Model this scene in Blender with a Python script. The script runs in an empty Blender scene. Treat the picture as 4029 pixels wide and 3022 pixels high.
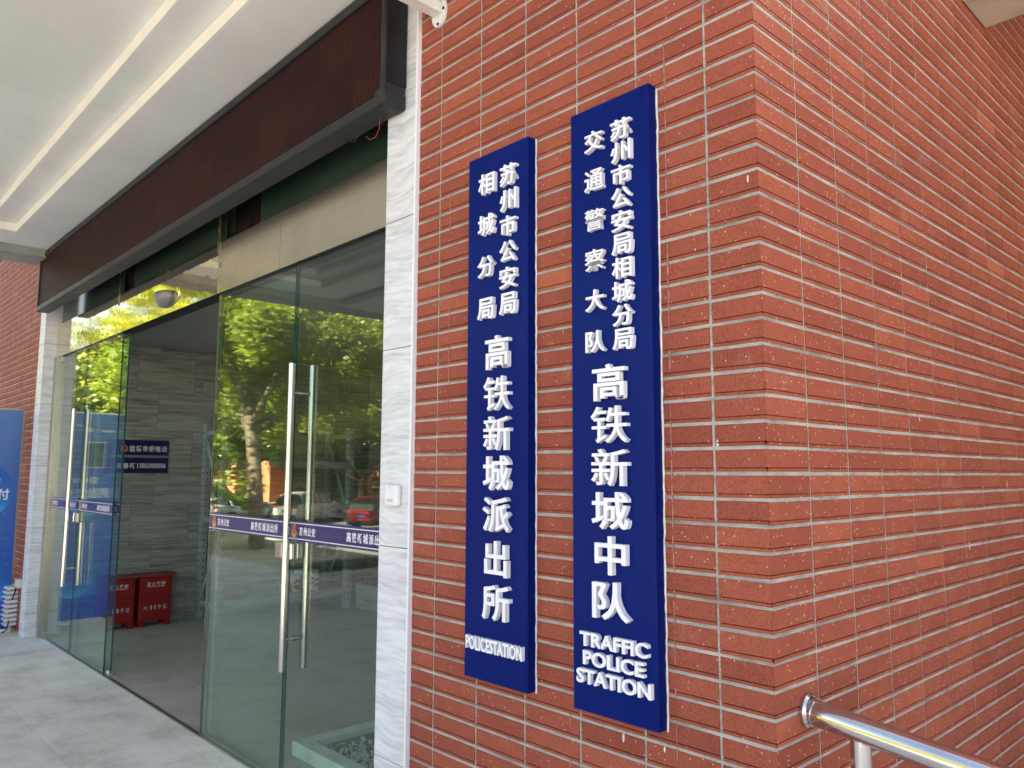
import bpy, bmesh, math, random
import numpy as np
from mathutils import Vector, Matrix, noise
S = bpy.context.scene
C = S.collection
random.seed(7)
PI = math.pi
# ------------------------------------------------------------------ camera
YAW, PITCH, ROLL = 0.819433, 0.112396, 0.0033908
cd = bpy.data.cameras.new('camera'); cam = bpy.data.objects.new('camera', cd); C.objects.link(cam)
fw = Vector((-math.sin(YAW)*math.cos(PITCH), math.cos(YAW)*math.cos(PITCH), math.sin(PITCH)))
rt = Vector((math.cos(YAW), math.sin(YAW), 0)); up = rt.cross(fw)
r2 = rt*math.cos(ROLL)+up*math.sin(ROLL); u2 = r2.cross(fw)
m = Matrix((r2, u2, -fw)).transposed().to_4x4(); m.translation = Vector((1.058848, -1.915303, 1.62769))
cam.matrix_world = m
cd.sensor_width = 36; cd.sensor_fit = 'HORIZONTAL'; cd.lens = 3080.03/4029*36
cd.clip_start = 0.05; cd.clip_end = 2000
S.camera = cam
# ------------------------------------------------------------------ light
SUN_EL = math.radians(40); SUN_AZ = math.radians(-2.5)      # azimuth from +Y towards +X
w = bpy.data.worlds.new('World'); S.world = w; w.use_nodes = True
nt = w.node_tree; nt.nodes.clear()
sky = nt.nodes.new('ShaderNodeTexSky'); sky.sky_type = 'NISHITA'; sky.sun_disc = False
sky.sun_elevation = SUN_EL; sky.sun_rotation = SUN_AZ; sky.dust_density = 3.0; sky.air_density = 0.7; sky.ozone_density = 0.0
bg = nt.nodes.new('ShaderNodeBackground'); bg.inputs[1].default_value = 0.10
wo = nt.nodes.new('ShaderNodeOutputWorld')
wb_ = nt.nodes.new('ShaderNodeMixRGB'); wb_.blend_type = 'MULTIPLY'; wb_.inputs[0].default_value = 1; wb_.inputs[2].default_value = (1.10, .97, .80, 1)
nt.links.new(sky.outputs[0], wb_.inputs[1]); nt.links.new(wb_.outputs[0], bg.inputs[0]); nt.links.new(bg.outputs[0], wo.inputs[0])
sd = bpy.data.lights.new('sun', 'SUN'); sd.energy = 5.0; sd.angle = math.radians(0.53); sd.color = (1.0, 0.92, 0.78)
sun = bpy.data.objects.new('sun', sd); C.objects.link(sun)
dirs = Vector((math.sin(SUN_AZ)*math.cos(SUN_EL), math.cos(SUN_AZ)*math.cos(SUN_EL), math.sin(SUN_EL)))
sun.rotation_euler = dirs.to_track_quat('Z', 'Y').to_euler(); sun.location = dirs*60
S.view_settings.view_transform = 'Standard'; S.view_settings.look = 'None'
S.view_settings.exposure = 2.95; S.view_settings.gamma = 1
S.render.engine = 'CYCLES'
try:
    S.cycles.max_bounces = 10; S.cycles.transparent_max_bounces = 24; S.cycles.glossy_bounces = 6; S.cycles.diffuse_bounces = 5
    S.cycles.use_denoising = True; S.cycles.sample_clamp_indirect = 6
except Exception: pass

# ------------------------------------------------------------------ materials
def newmat(name):
    m = bpy.data.materials.new(name); m.use_nodes = True
    return m, m.node_tree, m.node_tree.nodes['Principled BSDF']
def N(nt, t, **k):
    n = nt.nodes.new('ShaderNode'+t)
    for a, b in k.items(): setattr(n, a, b)
    return n
def setv(n, **k):
    for a, b in k.items():
        n.inputs[a.replace('_', ' ')].default_value = b
    return n
def ramp(nt, src, stops, interp='LINEAR'):
    r = N(nt, 'ValToRGB'); r.color_ramp.interpolation = interp
    e = r.color_ramp.elements
    while len(e) < len(stops): e.new(0.5)
    for x, (p, c) in zip(e, stops):
        x.position = p; x.color = (c, c, c, 1) if isinstance(c, (int, float)) else (*c, 1)
    nt.links.new(src, r.inputs[0]); return r.outputs[0]
def objco(nt, scale=(1, 1, 1), loc=(0, 0, 0), kind='Object'):
    t = N(nt, 'TexCoord'); mp = N(nt, 'Mapping')
    mp.inputs['Scale'].default_value = scale; mp.inputs['Location'].default_value = loc
    nt.links.new(t.outputs[kind], mp.inputs[0]); return mp.outputs[0]
def noisen(nt, co, scale, detail=4, rough=.5, dist=0):
    n = N(nt, 'TexNoise'); setv(n, Scale=scale, Detail=detail, Roughness=rough, Distortion=dist)
    nt.links.new(co, n.inputs['Vector']); return n.outputs[0]
def mix(nt, fac, a, b, mode='MIX'):
    n = N(nt, 'MixRGB', blend_type=mode)
    for i, v in enumerate((fac, a, b)):
        if hasattr(v, 'links') or hasattr(v, 'is_linked'): nt.links.new(v, n.inputs[i])
        else: n.inputs[i].default_value = v if isinstance(v, (int, float)) else (*v, 1)
    return n.outputs[0]
def mth(nt, op, a, b=0.0):
    n = N(nt, 'Math', operation=op)
    for i, v in enumerate((a, b)):
        if hasattr(v, 'is_linked'): nt.links.new(v, n.inputs[i])
        else: n.inputs[i].default_value = v
    return n.outputs[0]
def bump(nt, bs, h, strength, dist=.01):
    b = N(nt, 'Bump'); setv(b, Strength=strength, Distance=dist)
    nt.links.new(h, b.inputs['Height']); nt.links.new(b.outputs[0], bs.inputs['Normal'])
def plain(name, col, rough=.5, metal=0, var=.08, vscale=6, bmp=0, spec=.5):
    m, nt, bs = newmat(name)
    co = objco(nt); n = noisen(nt, co, vscale, 5, .6)
    lo = tuple(max(0, c*(1-var*2)) for c in col); hi = tuple(min(1, c*(1+var)) for c in col)
    nt.links.new(ramp(nt, n, [(.25, lo), (.7, hi)]), bs.inputs['Base Color'])
    nt.links.new(ramp(nt, n, [(.2, rough*.8), (.8, min(1, rough*1.25))]), bs.inputs['Roughness'])
    bs.inputs['Metallic'].default_value = metal; bs.inputs['Specular IOR Level'].default_value = spec
    if bmp: bump(nt, bs, noisen(nt, co, vscale*25, 3), bmp, .004)
    return m
M = {}
# brick tile: a fired clay face with per tile tone, pale specks, drips and scuffs
def brick_mat():
    m, nt, bs = newmat('brick_tile')
    a = N(nt, 'Attribute'); a.attribute_name = 'tone'
    co = objco(nt)
    base = ramp(nt, a.outputs['Fac'], [(0, (.250, .056, .033)), (.45, (.308, .074, .042)), (.85, (.352, .089, .048)), (1, (.42, .115, .056))])
    n1 = noisen(nt, co, 14, 6, .65)
    base = mix(nt, .55, base, ramp(nt, n1, [(.3, (.80, .78, .76)), (.7, (1.12, 1.12, 1.12))]), 'MULTIPLY')
    n2 = noisen(nt, co, 1.6, 3, .6)
    base = mix(nt, .5, base, ramp(nt, n2, [(.3, (.86, .84, .84)), (.7, (1.06, 1.06, 1.06))]), 'MULTIPLY')
    # pale specks
    v = N(nt, 'TexVoronoi'); setv(v, Scale=210); nt.links.new(co, v.inputs['Vector'])
    v2 = N(nt, 'TexVoronoi'); setv(v2, Scale=95); nt.links.new(co, v2.inputs['Vector'])
    dens = ramp(nt, noisen(nt, co, 4.5, 3), [(.38, 0.0), (.62, 1.0)])
    s1 = mth(nt, 'MULTIPLY', mth(nt, 'LESS_THAN', v.outputs['Distance'], .20), dens)
    sep = N(nt, 'SeparateColor'); nt.links.new(v2.outputs['Color'], sep.inputs[0])
    s2 = mth(nt, 'MULTIPLY', mth(nt, 'LESS_THAN', v2.outputs['Distance'], .22), mth(nt, 'GREATER_THAN', sep.outputs[0], .93))
    base = mix(nt, mth(nt, 'MULTIPLY', s1, .45), base, (.62, .36, .26))
    base = mix(nt, mth(nt, 'MULTIPLY', s2, .75), base, (.78, .47, .35))
    # vertical paint drips, sparse
    cd_ = objco(nt, (11, 11, 3.0))
    v3 = N(nt, 'TexVoronoi'); setv(v3, Scale=1.0); nt.links.new(cd_, v3.inputs['Vector'])
    sp = N(nt, 'SeparateColor'); nt.links.new(v3.outputs['Color'], sp.inputs[0])
    s3 = mth(nt, 'MULTIPLY', mth(nt, 'LESS_THAN', v3.outputs['Distance'], .055), mth(nt, 'GREATER_THAN', sp.outputs[1], .94))
    base = mix(nt, mth(nt, 'MULTIPLY', s3, .8), base, (.72, .68, .64))
    # lime bloom in broad patches
    n4 = noisen(nt, objco(nt, (1, .55, .8)), 2.3, 7, .72)
    base = mix(nt, ramp(nt, n4, [(.60, 0.0), (.78, .38)]), base, (.55, .45, .41))
    pit0 = noisen(nt, objco(nt, (1, 1, .45)), 210, 3, .6)
    base = mix(nt, .36, base, ramp(nt, pit0, [(.30, (.62, .58, .55)), (.44, (1, 1, 1)), (.70, (1.12, 1.12, 1.12))]), 'MULTIPLY')
    nt.links.new(base, bs.inputs['Base Color'])
    bs.inputs['Roughness'].default_value = .62; bs.inputs['Specular IOR Level'].default_value = .22
    pit = noisen(nt, objco(nt, (1, 1, .45)), 210, 3, .6)
    h = mix(nt, .5, noisen(nt, co, 150, 4, .7), ramp(nt, pit, [(.34, 0.0), (.46, 1.0)]))
    bump(nt, bs, h, .8, .004)
    return m
M['brick'] = brick_mat()
def mortar_mat():
    m, nt, bs = newmat('mortar')
    co = objco(nt); n = noisen(nt, objco(nt, (1, 1, 6)), 4.2, 8, .8)
    c = ramp(nt, n, [(.30, (.08, .078, .072)), (.42, (.24, .228, .203)), (.56, (.40, .378, .336)), (.8, (.50, .47, .42))])
    nt.links.new(c, bs.inputs['Base Color']); bs.inputs['Roughness'].default_value = .9
    bump(nt, bs, noisen(nt, co, 140, 4), .6, .004)
    return m
M['mortar'] = mortar_mat()
def marble_mat(name, lo, hi, joint=None, rough=.3, sc=1.0, warp=.12, ax=5, az=42):
    # stone with long wavy grey streaks lying level
    m, nt, bs = newmat(name)
    co = objco(nt)
    wn = noisen(nt, objco(nt, (1.2, 1.2, 1.2)), 1.8, 2)
    off = N(nt, 'VectorMath', operation='SCALE'); comb = N(nt, 'CombineXYZ'); nt.links.new(wn, comb.inputs[2])
    nt.links.new(comb.outputs[0], off.inputs[0]); off.inputs['Scale'].default_value = warp
    add = N(nt, 'VectorMath', operation='ADD'); nt.links.new(co, add.inputs[0]); nt.links.new(off.outputs[0], add.inputs[1])
    last = add.outputs[0]
    if joint:                                  # each slab is cut from another part of the block
        br = N(nt, 'TexBrick'); br.offset = joint[2]
        setv(br, Scale=1.0, Mortar_Size=.0016, Mortar_Smooth=0.0, Bias=0.0, Brick_Width=joint[0], Row_Height=joint[1])
        br.inputs['Color1'].default_value = (0, 0, 0, 1); br.inputs['Color2'].default_value = (1, 1, 1, 1); br.inputs['Mortar'].default_value = (.5, .5, .5, 1)
        sx = N(nt, 'SeparateXYZ'); nt.links.new(co, sx.inputs[0]); cx = N(nt, 'CombineXYZ')
        nt.links.new(mth(nt, 'ADD', sx.outputs[0], sx.outputs[1]), cx.inputs[0]); nt.links.new(sx.outputs[2], cx.inputs[1])
        nt.links.new(cx.outputs[0], br.inputs['Vector'])
        o2 = N(nt, 'VectorMath', operation='SCALE'); nt.links.new(br.outputs['Color'], o2.inputs[0]); o2.inputs['Scale'].default_value = 3.7
        a2 = N(nt, 'VectorMath', operation='ADD'); nt.links.new(last, a2.inputs[0]); nt.links.new(o2.outputs[0], a2.inputs[1]); last = a2.outputs[0]
    mp = N(nt, 'Mapping'); mp.inputs['Scale'].default_value = (ax*sc, ax*sc, az*sc); nt.links.new(last, mp.inputs[0])
    n = noisen(nt, mp.outputs[0], 1.0, 4, .55, .15)
    mp2 = N(nt, 'Mapping'); mp2.inputs['Scale'].default_value = (ax*.35*sc, ax*.35*sc, az*.25*sc); nt.links.new(last, mp2.inputs[0])
    n2 = noisen(nt, mp2.outputs[0], 1.0, 3, .5)
    k = mth(nt, 'ADD', mth(nt, 'MULTIPLY', n, .62), mth(nt, 'MULTIPLY', n2, .38))
    mid = tuple((a*.45+b*.55) for a, b in zip(lo, hi))
    c = ramp(nt, k, [(.34, lo), (.47, mid), (.58, hi)])
    if joint: c = mix(nt, br.outputs['Fac'], c, tuple(x*.55 for x in lo))
    nt.links.new(c, bs.inputs['Base Color'])
    bs.inputs['Roughness'].default_value = rough; bs.inputs['Specular IOR Level'].default_value = .4
    return m
M['marble'] = marble_mat('white_marble', (.47, .48, .50), (.71, .71, .72), None, .32, 1.0, .14, 6, 60)
M['marble_in'] = marble_mat('grey_marble', (.16, .155, .135), (.40, .385, .345), (.62, .415, .37), .3, 1.0, .03, 2.6, 48)
def floor_mat(name='granite_paving', k=1.0):
    m, nt, bs = newmat(name)
    co = objco(nt)
    br = N(nt, 'TexBrick'); br.offset = 0.5
    setv(br, Scale=1.0, Mortar_Size=.0028, Mortar_Smooth=.3, Brick_Width=1.2, Row_Height=.6)
    br.inputs['Color1'].default_value = (.93, .93, .93, 1); br.inputs['Color2'].default_value = (1, 1, 1, 1); br.inputs['Mortar'].default_value = (.80, .80, .80, 1)
    nt.links.new(co, br.inputs['Vector'])
    g = noisen(nt, co, 3.0, 7, .7)
    c = ramp(nt, g, [(.30, (.56, .51, .44)), (.5, (.80, .735, .635)), (.68, (.90, .84, .74))])
    f = noisen(nt, co, 120, 4, .7)
    c = mix(nt, .8, c, ramp(nt, f, [(.3, (.68, .68, .68)), (.7, (1.22, 1.22, 1.22))]), 'MULTIPLY')
    sn = noisen(nt, objco(nt, (.9, 4.5, 1)), 2.2, 8, .75)
    c = mix(nt, ramp(nt, sn, [(.56, 0.0), (.70, .6)]), c, (.86, .83, .78))
    dk = noisen(nt, objco(nt, (1.5, 5, 1), (3, 1, 0)), 2.6, 5, .7)
    c = mix(nt, ramp(nt, dk, [(.66, 0.0), (.75, .5)]), c, (.10, .095, .085))
    v = N(nt, 'TexVoronoi'); setv(v, Scale=9); nt.links.new(co, v.inputs['Vector'])
    sp = N(nt, 'SeparateColor'); nt.links.new(v.outputs['Color'], sp.inputs[0])
    s = mth(nt, 'MULTIPLY', mth(nt, 'LESS_THAN', v.outputs['Distance'], .09), mth(nt, 'GREATER_THAN', sp.outputs[0], .72))
    c = mix(nt, mth(nt, 'MULTIPLY', s, .8), c, (.72, .70, .67))
    c = mix(nt, 1.0, c, br.outputs['Color'], 'MULTIPLY')
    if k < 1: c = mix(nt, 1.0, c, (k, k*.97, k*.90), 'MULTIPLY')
    nt.links.new(c, bs.inputs['Base Color'])
    nt.links.new(ramp(nt, g, [(.3, .55), (.7, .85)]), bs.inputs['Roughness'])
    bump(nt, bs, f, .35, .003)
    return m
M['floor'] = floor_mat(); M['floor_in'] = floor_mat('dark_lobby_paving', .60)  # lobby copy of the paving, multiplied darker and browner
def glass_mat(name, tint, r0=.05, wav=.0):
    m = bpy.data.materials.new(name); m.use_nodes = True; nt = m.node_tree; nt.nodes.clear()
    lw = N(nt, 'LayerWeight'); lw.inputs[0].default_value = .5
    f = mth(nt, 'ADD', mth(nt, 'MULTIPLY', mth(nt, 'POWER', lw.outputs['Facing'], 5.0), 1-r0), r0)
    tr = N(nt, 'BsdfTransparent'); tr.inputs[0].default_value = (*tint, 1)
    gl = N(nt, 'BsdfGlossy'); gl.inputs['Color'].default_value = (.96, 1, .98, 1); gl.inputs['Roughness'].default_value = 0.0
    if wav:
        b = N(nt, 'Bump'); setv(b, Strength=wav, Distance=.01); co = objco(nt); nt.links.new(noisen(nt, co, 1.3, 1), b.inputs['Height']); nt.links.new(b.outputs[0], gl.inputs['Normal'])
    mx = N(nt, 'MixShader'); nt.links.new(f, mx.inputs[0]); nt.links.new(tr.outputs[0], mx.inputs[1]); nt.links.new(gl.outputs[0], mx.inputs[2])
    o = N(nt, 'OutputMaterial'); nt.links.new(mx.outputs[0], o.inputs[0])
    return m
M['glass'] = glass_mat('clear_glass', (.875, .94, .90), .062, .004)
M['glass_edge'] = plain('glass_edge', (.03, .085, .07), .15, 0, .2, 9)
M['transom_glass'] = plain('dark_green_glass', (.030, .052, .036), .10, 0, .12, 2, spec=.7)
def steel_mat(name, col, rough, wave=0, wsc=2.0, brushed=True, metal=1.0):
    m, nt, bs = newmat(name)
    co = objco(nt, (3, 3, 160) if brushed else (1, 1, 1))
    n = noisen(nt, co, 1.0 if brushed else 6, 4, .6)
    st = noisen(nt, objco(nt, (1.3, 1.3, .8)), 3, 5, .65)
    c = mix(nt, .5, ramp(nt, n, [(.3, tuple(x*.88 for x in col)), (.7, col)]), ramp(nt, st, [(.32, (.86, .84, .82)), (.6, (1.02, 1.02, 1.02))]), 'MULTIPLY')
    nt.links.new(c, bs.inputs['Base Color']); bs.inputs['Metallic'].default_value = metal
    nt.links.new(ramp(nt, st, [(.3, rough*1.15), (.7, rough*.9)]), bs.inputs['Roughness'])
    if wave: bump(nt, bs, noisen(nt, objco(nt), wsc, 3, .6), wave, .05)
    return m
M['header'] = steel_mat('header_steel', (.82, .75, .56), .04, .022, 5)
M['header_satin'] = steel_mat('satin_header_steel', (.74, .67, .53), .24)
M['steel'] = steel_mat('stainless_steel', (.66, .65, .62), .14)
M['polish'] = steel_mat('polished_steel', (.70, .70, .71), .15, 0, 2, False)
M['steel_dull'] = steel_mat('satin_steel', (.50, .48, .43), .3)
M['sign_blue'] = plain('blue_sign_paint', (.0004, .0092, .118), .3, 0, .06, 3, spec=.09)
M['letter'] = plain('white_acrylic', (.78, .77, .80), .35, 0, .02, 8)
M['silicone'] = plain('silicone_bead', (.72, .68, .66), .4, 0, .15, 30)
M['soffit'] = plain('soffit_paint', (.82, .82, .79), .85, 0, .07, .9, .06)
M['riser'] = plain('lit_riser_paint', (.88, .85, .76), .8, 0, .03, 3)  # brighter and creamier than the soffit: light on the risers put into colour
M['dark_metal'] = plain('dark_metal', (.012, .013, .015), .4, 0, .25, 12, spec=.25)
M['grey_metal'] = plain('grey_metal', (.026, .027, .029), .42, 0, .2, 10, spec=.22)
M['black'] = plain('black_plastic', (.010, .010, .011), .45, 0, .2, 10)
M['white_plastic'] = plain('white_plastic', (.76, .76, .74), .35, 0, .03, 8)
M['white_metal'] = plain('white_painted_metal', (.72, .72, .69), .45, 0, .08, 12)
M['red_paint'] = plain('red_enamel', (.33, .012, .012), .38, 0, .10, 9)
M['red_top'] = plain('red_enamel_pale', (.30, .055, .045), .55, 0, .12, 7)  # lid colour, paler and duller than the cabinet red
M['white_print'] = plain('white_print', (.74, .74, .74), .6, 0, .12, 30)
M['worn_print'] = plain('worn_white_print', (.58, .53, .52), .6, 0, .25, 60)
M['shelf_grey'] = plain('shelf_grey_paint', (.34, .37, .37), .45, 0, .08, 8)
M['navy'] = plain('navy_film', (.018, .014, .115), .3, 0, .05, 4)
M['navy_board'] = plain('navy_board', (.009, .007, .085), .4, 0, .05, 4)
M['line_purple'] = plain('faint_line_print', (.075, .06, .20), .4, 0, .1, 20)
M['gold'] = plain('gold_print', (.62, .30, .08), .4, 0, .1, 40)
M['crimson'] = plain('crimson_print', (.42, .03, .03), .4, 0, .1, 40)
M['brown'] = plain('brown_stain', (.17, .085, .045), .5, 0, .4, 40)
M['edge_seal'] = plain('edge_seal', (.22, .135, .06), .5, 0, .4, 14)
M['concrete'] = plain('concrete', (.33, .325, .30), .85, 0, .14, 5, .25)
M['board_form'] = marble_mat('board_formed_beam', (.23, .195, .14), (.46, .40, .31), None, .85, .55)
M['kerb_stone'] = plain('kerb_stone', (.70, .72, .67), .7, 0, .12, 7, .15)
M['pebble'] = plain('pebble', (.58, .58, .56), .8, 0, .35, 60)
M['dark_stone'] = plain('dark_stone', (.07, .07, .068), .25, 0, .2, 6)
M['paint_in'] = plain('interior_paint', (.34, .335, .31), .9, 0, .06, 2)
M['yellow'] = plain('yellow_tape', (.80, .62, .06), .4, 0, .08, 30)
M['card'] = plain('cardboard', (.33, .23, .14), .8, 0, .12, 12)
M['yellow_pack'] = plain('yellow_packet', (.62, .42, .05), .5, 0, .1, 12)
M['net_red'] = plain('red_net', (.45, .14, .12), .7, 0, .4, 45)
M['pale_panel'] = plain('pale_panel', (.70, .70, .68), .6, 0, .05, 6)
M['asphalt'] = plain('asphalt', (.24, .235, .215), .9, 0, .16, 1.4, .2)
M['road_light'] = plain('concrete_road', (.38, .36, .325), .9, 0, .12, .8, .2)
M['grass'] = plain('grass_blades', (.055, .105, .02), .8, 0, .35, 3)
M['bark'] = plain('bark', (.26, .185, .115), .9, 0, .3, 5, .5)
M['orange_wall'] = plain('orange_render', (.56, .20, .085), .85, 0, .08, .6)
M['white_wall'] = plain('white_render', (.70, .67, .61), .85, 0, .06, .6)
M['dark_window'] = plain('dark_window', (.02, .024, .026), .12, 0, .2, 2)
M['car_red'] = plain('red_car_paint', (.42, .012, .016), .22, 0, .04, 3, spec=.7)
M['car_white'] = plain('white_car_paint', (.68, .68, .66), .22, 0, .03, 3, spec=.7)
M['car_silver'] = plain('silver_car_paint', (.36, .38, .39), .22, .3, .04, 3, spec=.7)
M['car_dark'] = plain('dark_car_paint', (.03, .035, .04), .2, 0, .1, 3, spec=.7)
M['car_glass'] = plain('tinted_glass', (.012, .015, .016), .06, 0, .1, 3, spec=.8)
M['tyre'] = plain('tyre_rubber', (.018, .018, .018), .8, 0, .2, 12)
M['plate_blue'] = plain('blue_plate', (.03, .12, .42), .4, 0, .05, 12)
M['lamp_red'] = plain('red_lens', (.45, .02, .02), .15, 0, .05, 12)
M['lamp_clear'] = plain('clear_lens', (.70, .72, .74), .1, 0, .05, 12)
def led_mat():
    # face of a dot matrix display that is switched off: dark red lamps on a black mask, modules of slightly other tone
    m, nt, bs = newmat('dot_matrix')
    t = N(nt, 'TexCoord'); sx = N(nt, 'SeparateXYZ'); nt.links.new(t.outputs['Object'], sx.inputs[0])
    def cell(o):
        f = mth(nt, 'FRACT', mth(nt, 'MULTIPLY', o, 1/.016)); return mth(nt, 'SUBTRACT', f, .5)
    a, b = cell(sx.outputs[0]), cell(sx.outputs[2])
    d = mth(nt, 'SQRT', mth(nt, 'ADD', mth(nt, 'MULTIPLY', a, a), mth(nt, 'MULTIPLY', b, b)))
    dot = ramp(nt, d, [(.24, 1.0), (.34, 0.0)])
    br = N(nt, 'TexBrick'); br.offset = 0.0; setv(br, Scale=1.0, Mortar_Size=.001, Brick_Width=.32, Row_Height=.16)
    br.inputs['Color1'].default_value = (.72, .7, .7, 1); br.inputs['Color2'].default_value = (1.25, 1.15, 1.1, 1); br.inputs['Mortar'].default_value = (.5, .5, .5, 1)
    cx = N(nt, 'CombineXYZ'); nt.links.new(sx.outputs[0], cx.inputs[0]); nt.links.new(sx.outputs[2], cx.inputs[1]); nt.links.new(cx.outputs[0], br.inputs['Vector'])
    c = mix(nt, dot, (.004, .002, .002), (.088, .021, .017))
    c = mix(nt, 1.0, c, br.outputs['Color'], 'MULTIPLY')
    nt.links.new(c, bs.inputs['Base Color']); bs.inputs['Roughness'].default_value = .6; bs.inputs['Specular IOR Level'].default_value = .12
    bump(nt, bs, dot, .5, .003)
    return m
M['led'] = led_mat()
def poster_mat():
    m, nt, bs = newmat('poster_print')
    t = N(nt, 'TexCoord'); sx = N(nt, 'SeparateXYZ'); nt.links.new(t.outputs['Object'], sx.inputs[0])
    z = mth(nt, 'MULTIPLY', sx.outputs[2], 1/2.3)
    c = ramp(nt, z, [(0, (.004, .085, .50)), (.35, (.02, .10, .46)), (.7, (.05, .14, .46)), (1, (.10, .22, .52))])
    v = N(nt, 'TexVoronoi'); setv(v, Scale=16); nt.links.new(t.outputs['Object'], v.inputs['Vector'])
    c = mix(nt, mth(nt, 'MULTIPLY', mth(nt, 'LESS_THAN', v.outputs['Distance'], .10), .5), c, (.3, .55, .8))
    nt.links.new(c, bs.inputs['Base Color']); bs.inputs['Roughness'].default_value = .35
    return m
M['poster'] = poster_mat()
def bubble_mat():
    m, nt, bs = newmat('bubble_print')
    t = N(nt, 'TexCoord'); sx = N(nt, 'SeparateXYZ'); nt.links.new(t.outputs['Generated'], sx.inputs[0])
    z = mth(nt, 'SUBTRACT', 1.0, sx.outputs[2])
    c = ramp(nt, mth(nt, 'POWER', z, 2.0), [(0, (.01, .10, .46)), (.5, (.02, .18, .60)), (1, (.05, .50, .80))])
    nt.links.new(c, bs.inputs['Base Color']); bs.inputs['Roughness'].default_value = .35
    return m
M['bubble'] = bubble_mat()
def leaf_mat(name, dark, light):
    m = bpy.data.materials.new(name); m.use_nodes = True; nt = m.node_tree; nt.nodes.clear()
    a = N(nt, 'Attribute'); a.attribute_name = 'tone'
    c = ramp(nt, a.outputs['Fac'], [(0, dark), (1, light)])
    d = N(nt, 'BsdfDiffuse'); tl = N(nt, 'BsdfTranslucent'); g = N(nt, 'BsdfGlossy'); g.inputs['Roughness'].default_value = .4
    nt.links.new(c, d.inputs[0]); nt.links.new(c, tl.inputs[0])
    mx = N(nt, 'MixShader'); mx.inputs[0].default_value = .42; nt.links.new(d.outputs[0], mx.inputs[1]); nt.links.new(tl.outputs[0], mx.inputs[2])
    m2 = N(nt, 'MixShader'); m2.inputs[0].default_value = .04; nt.links.new(mx.outputs[0], m2.inputs[1]); nt.links.new(g.outputs[0], m2.inputs[2])
    o = N(nt, 'OutputMaterial'); nt.links.new(m2.outputs[0], o.inputs[0]); return m
M['leaf'] = leaf_mat('green_leaf', (.08, .16, .015), (.44, .46, .04))
M['leaf_dark'] = leaf_mat('deep_green_leaf', (.04, .085, .012), (.26, .30, .03))

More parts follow.
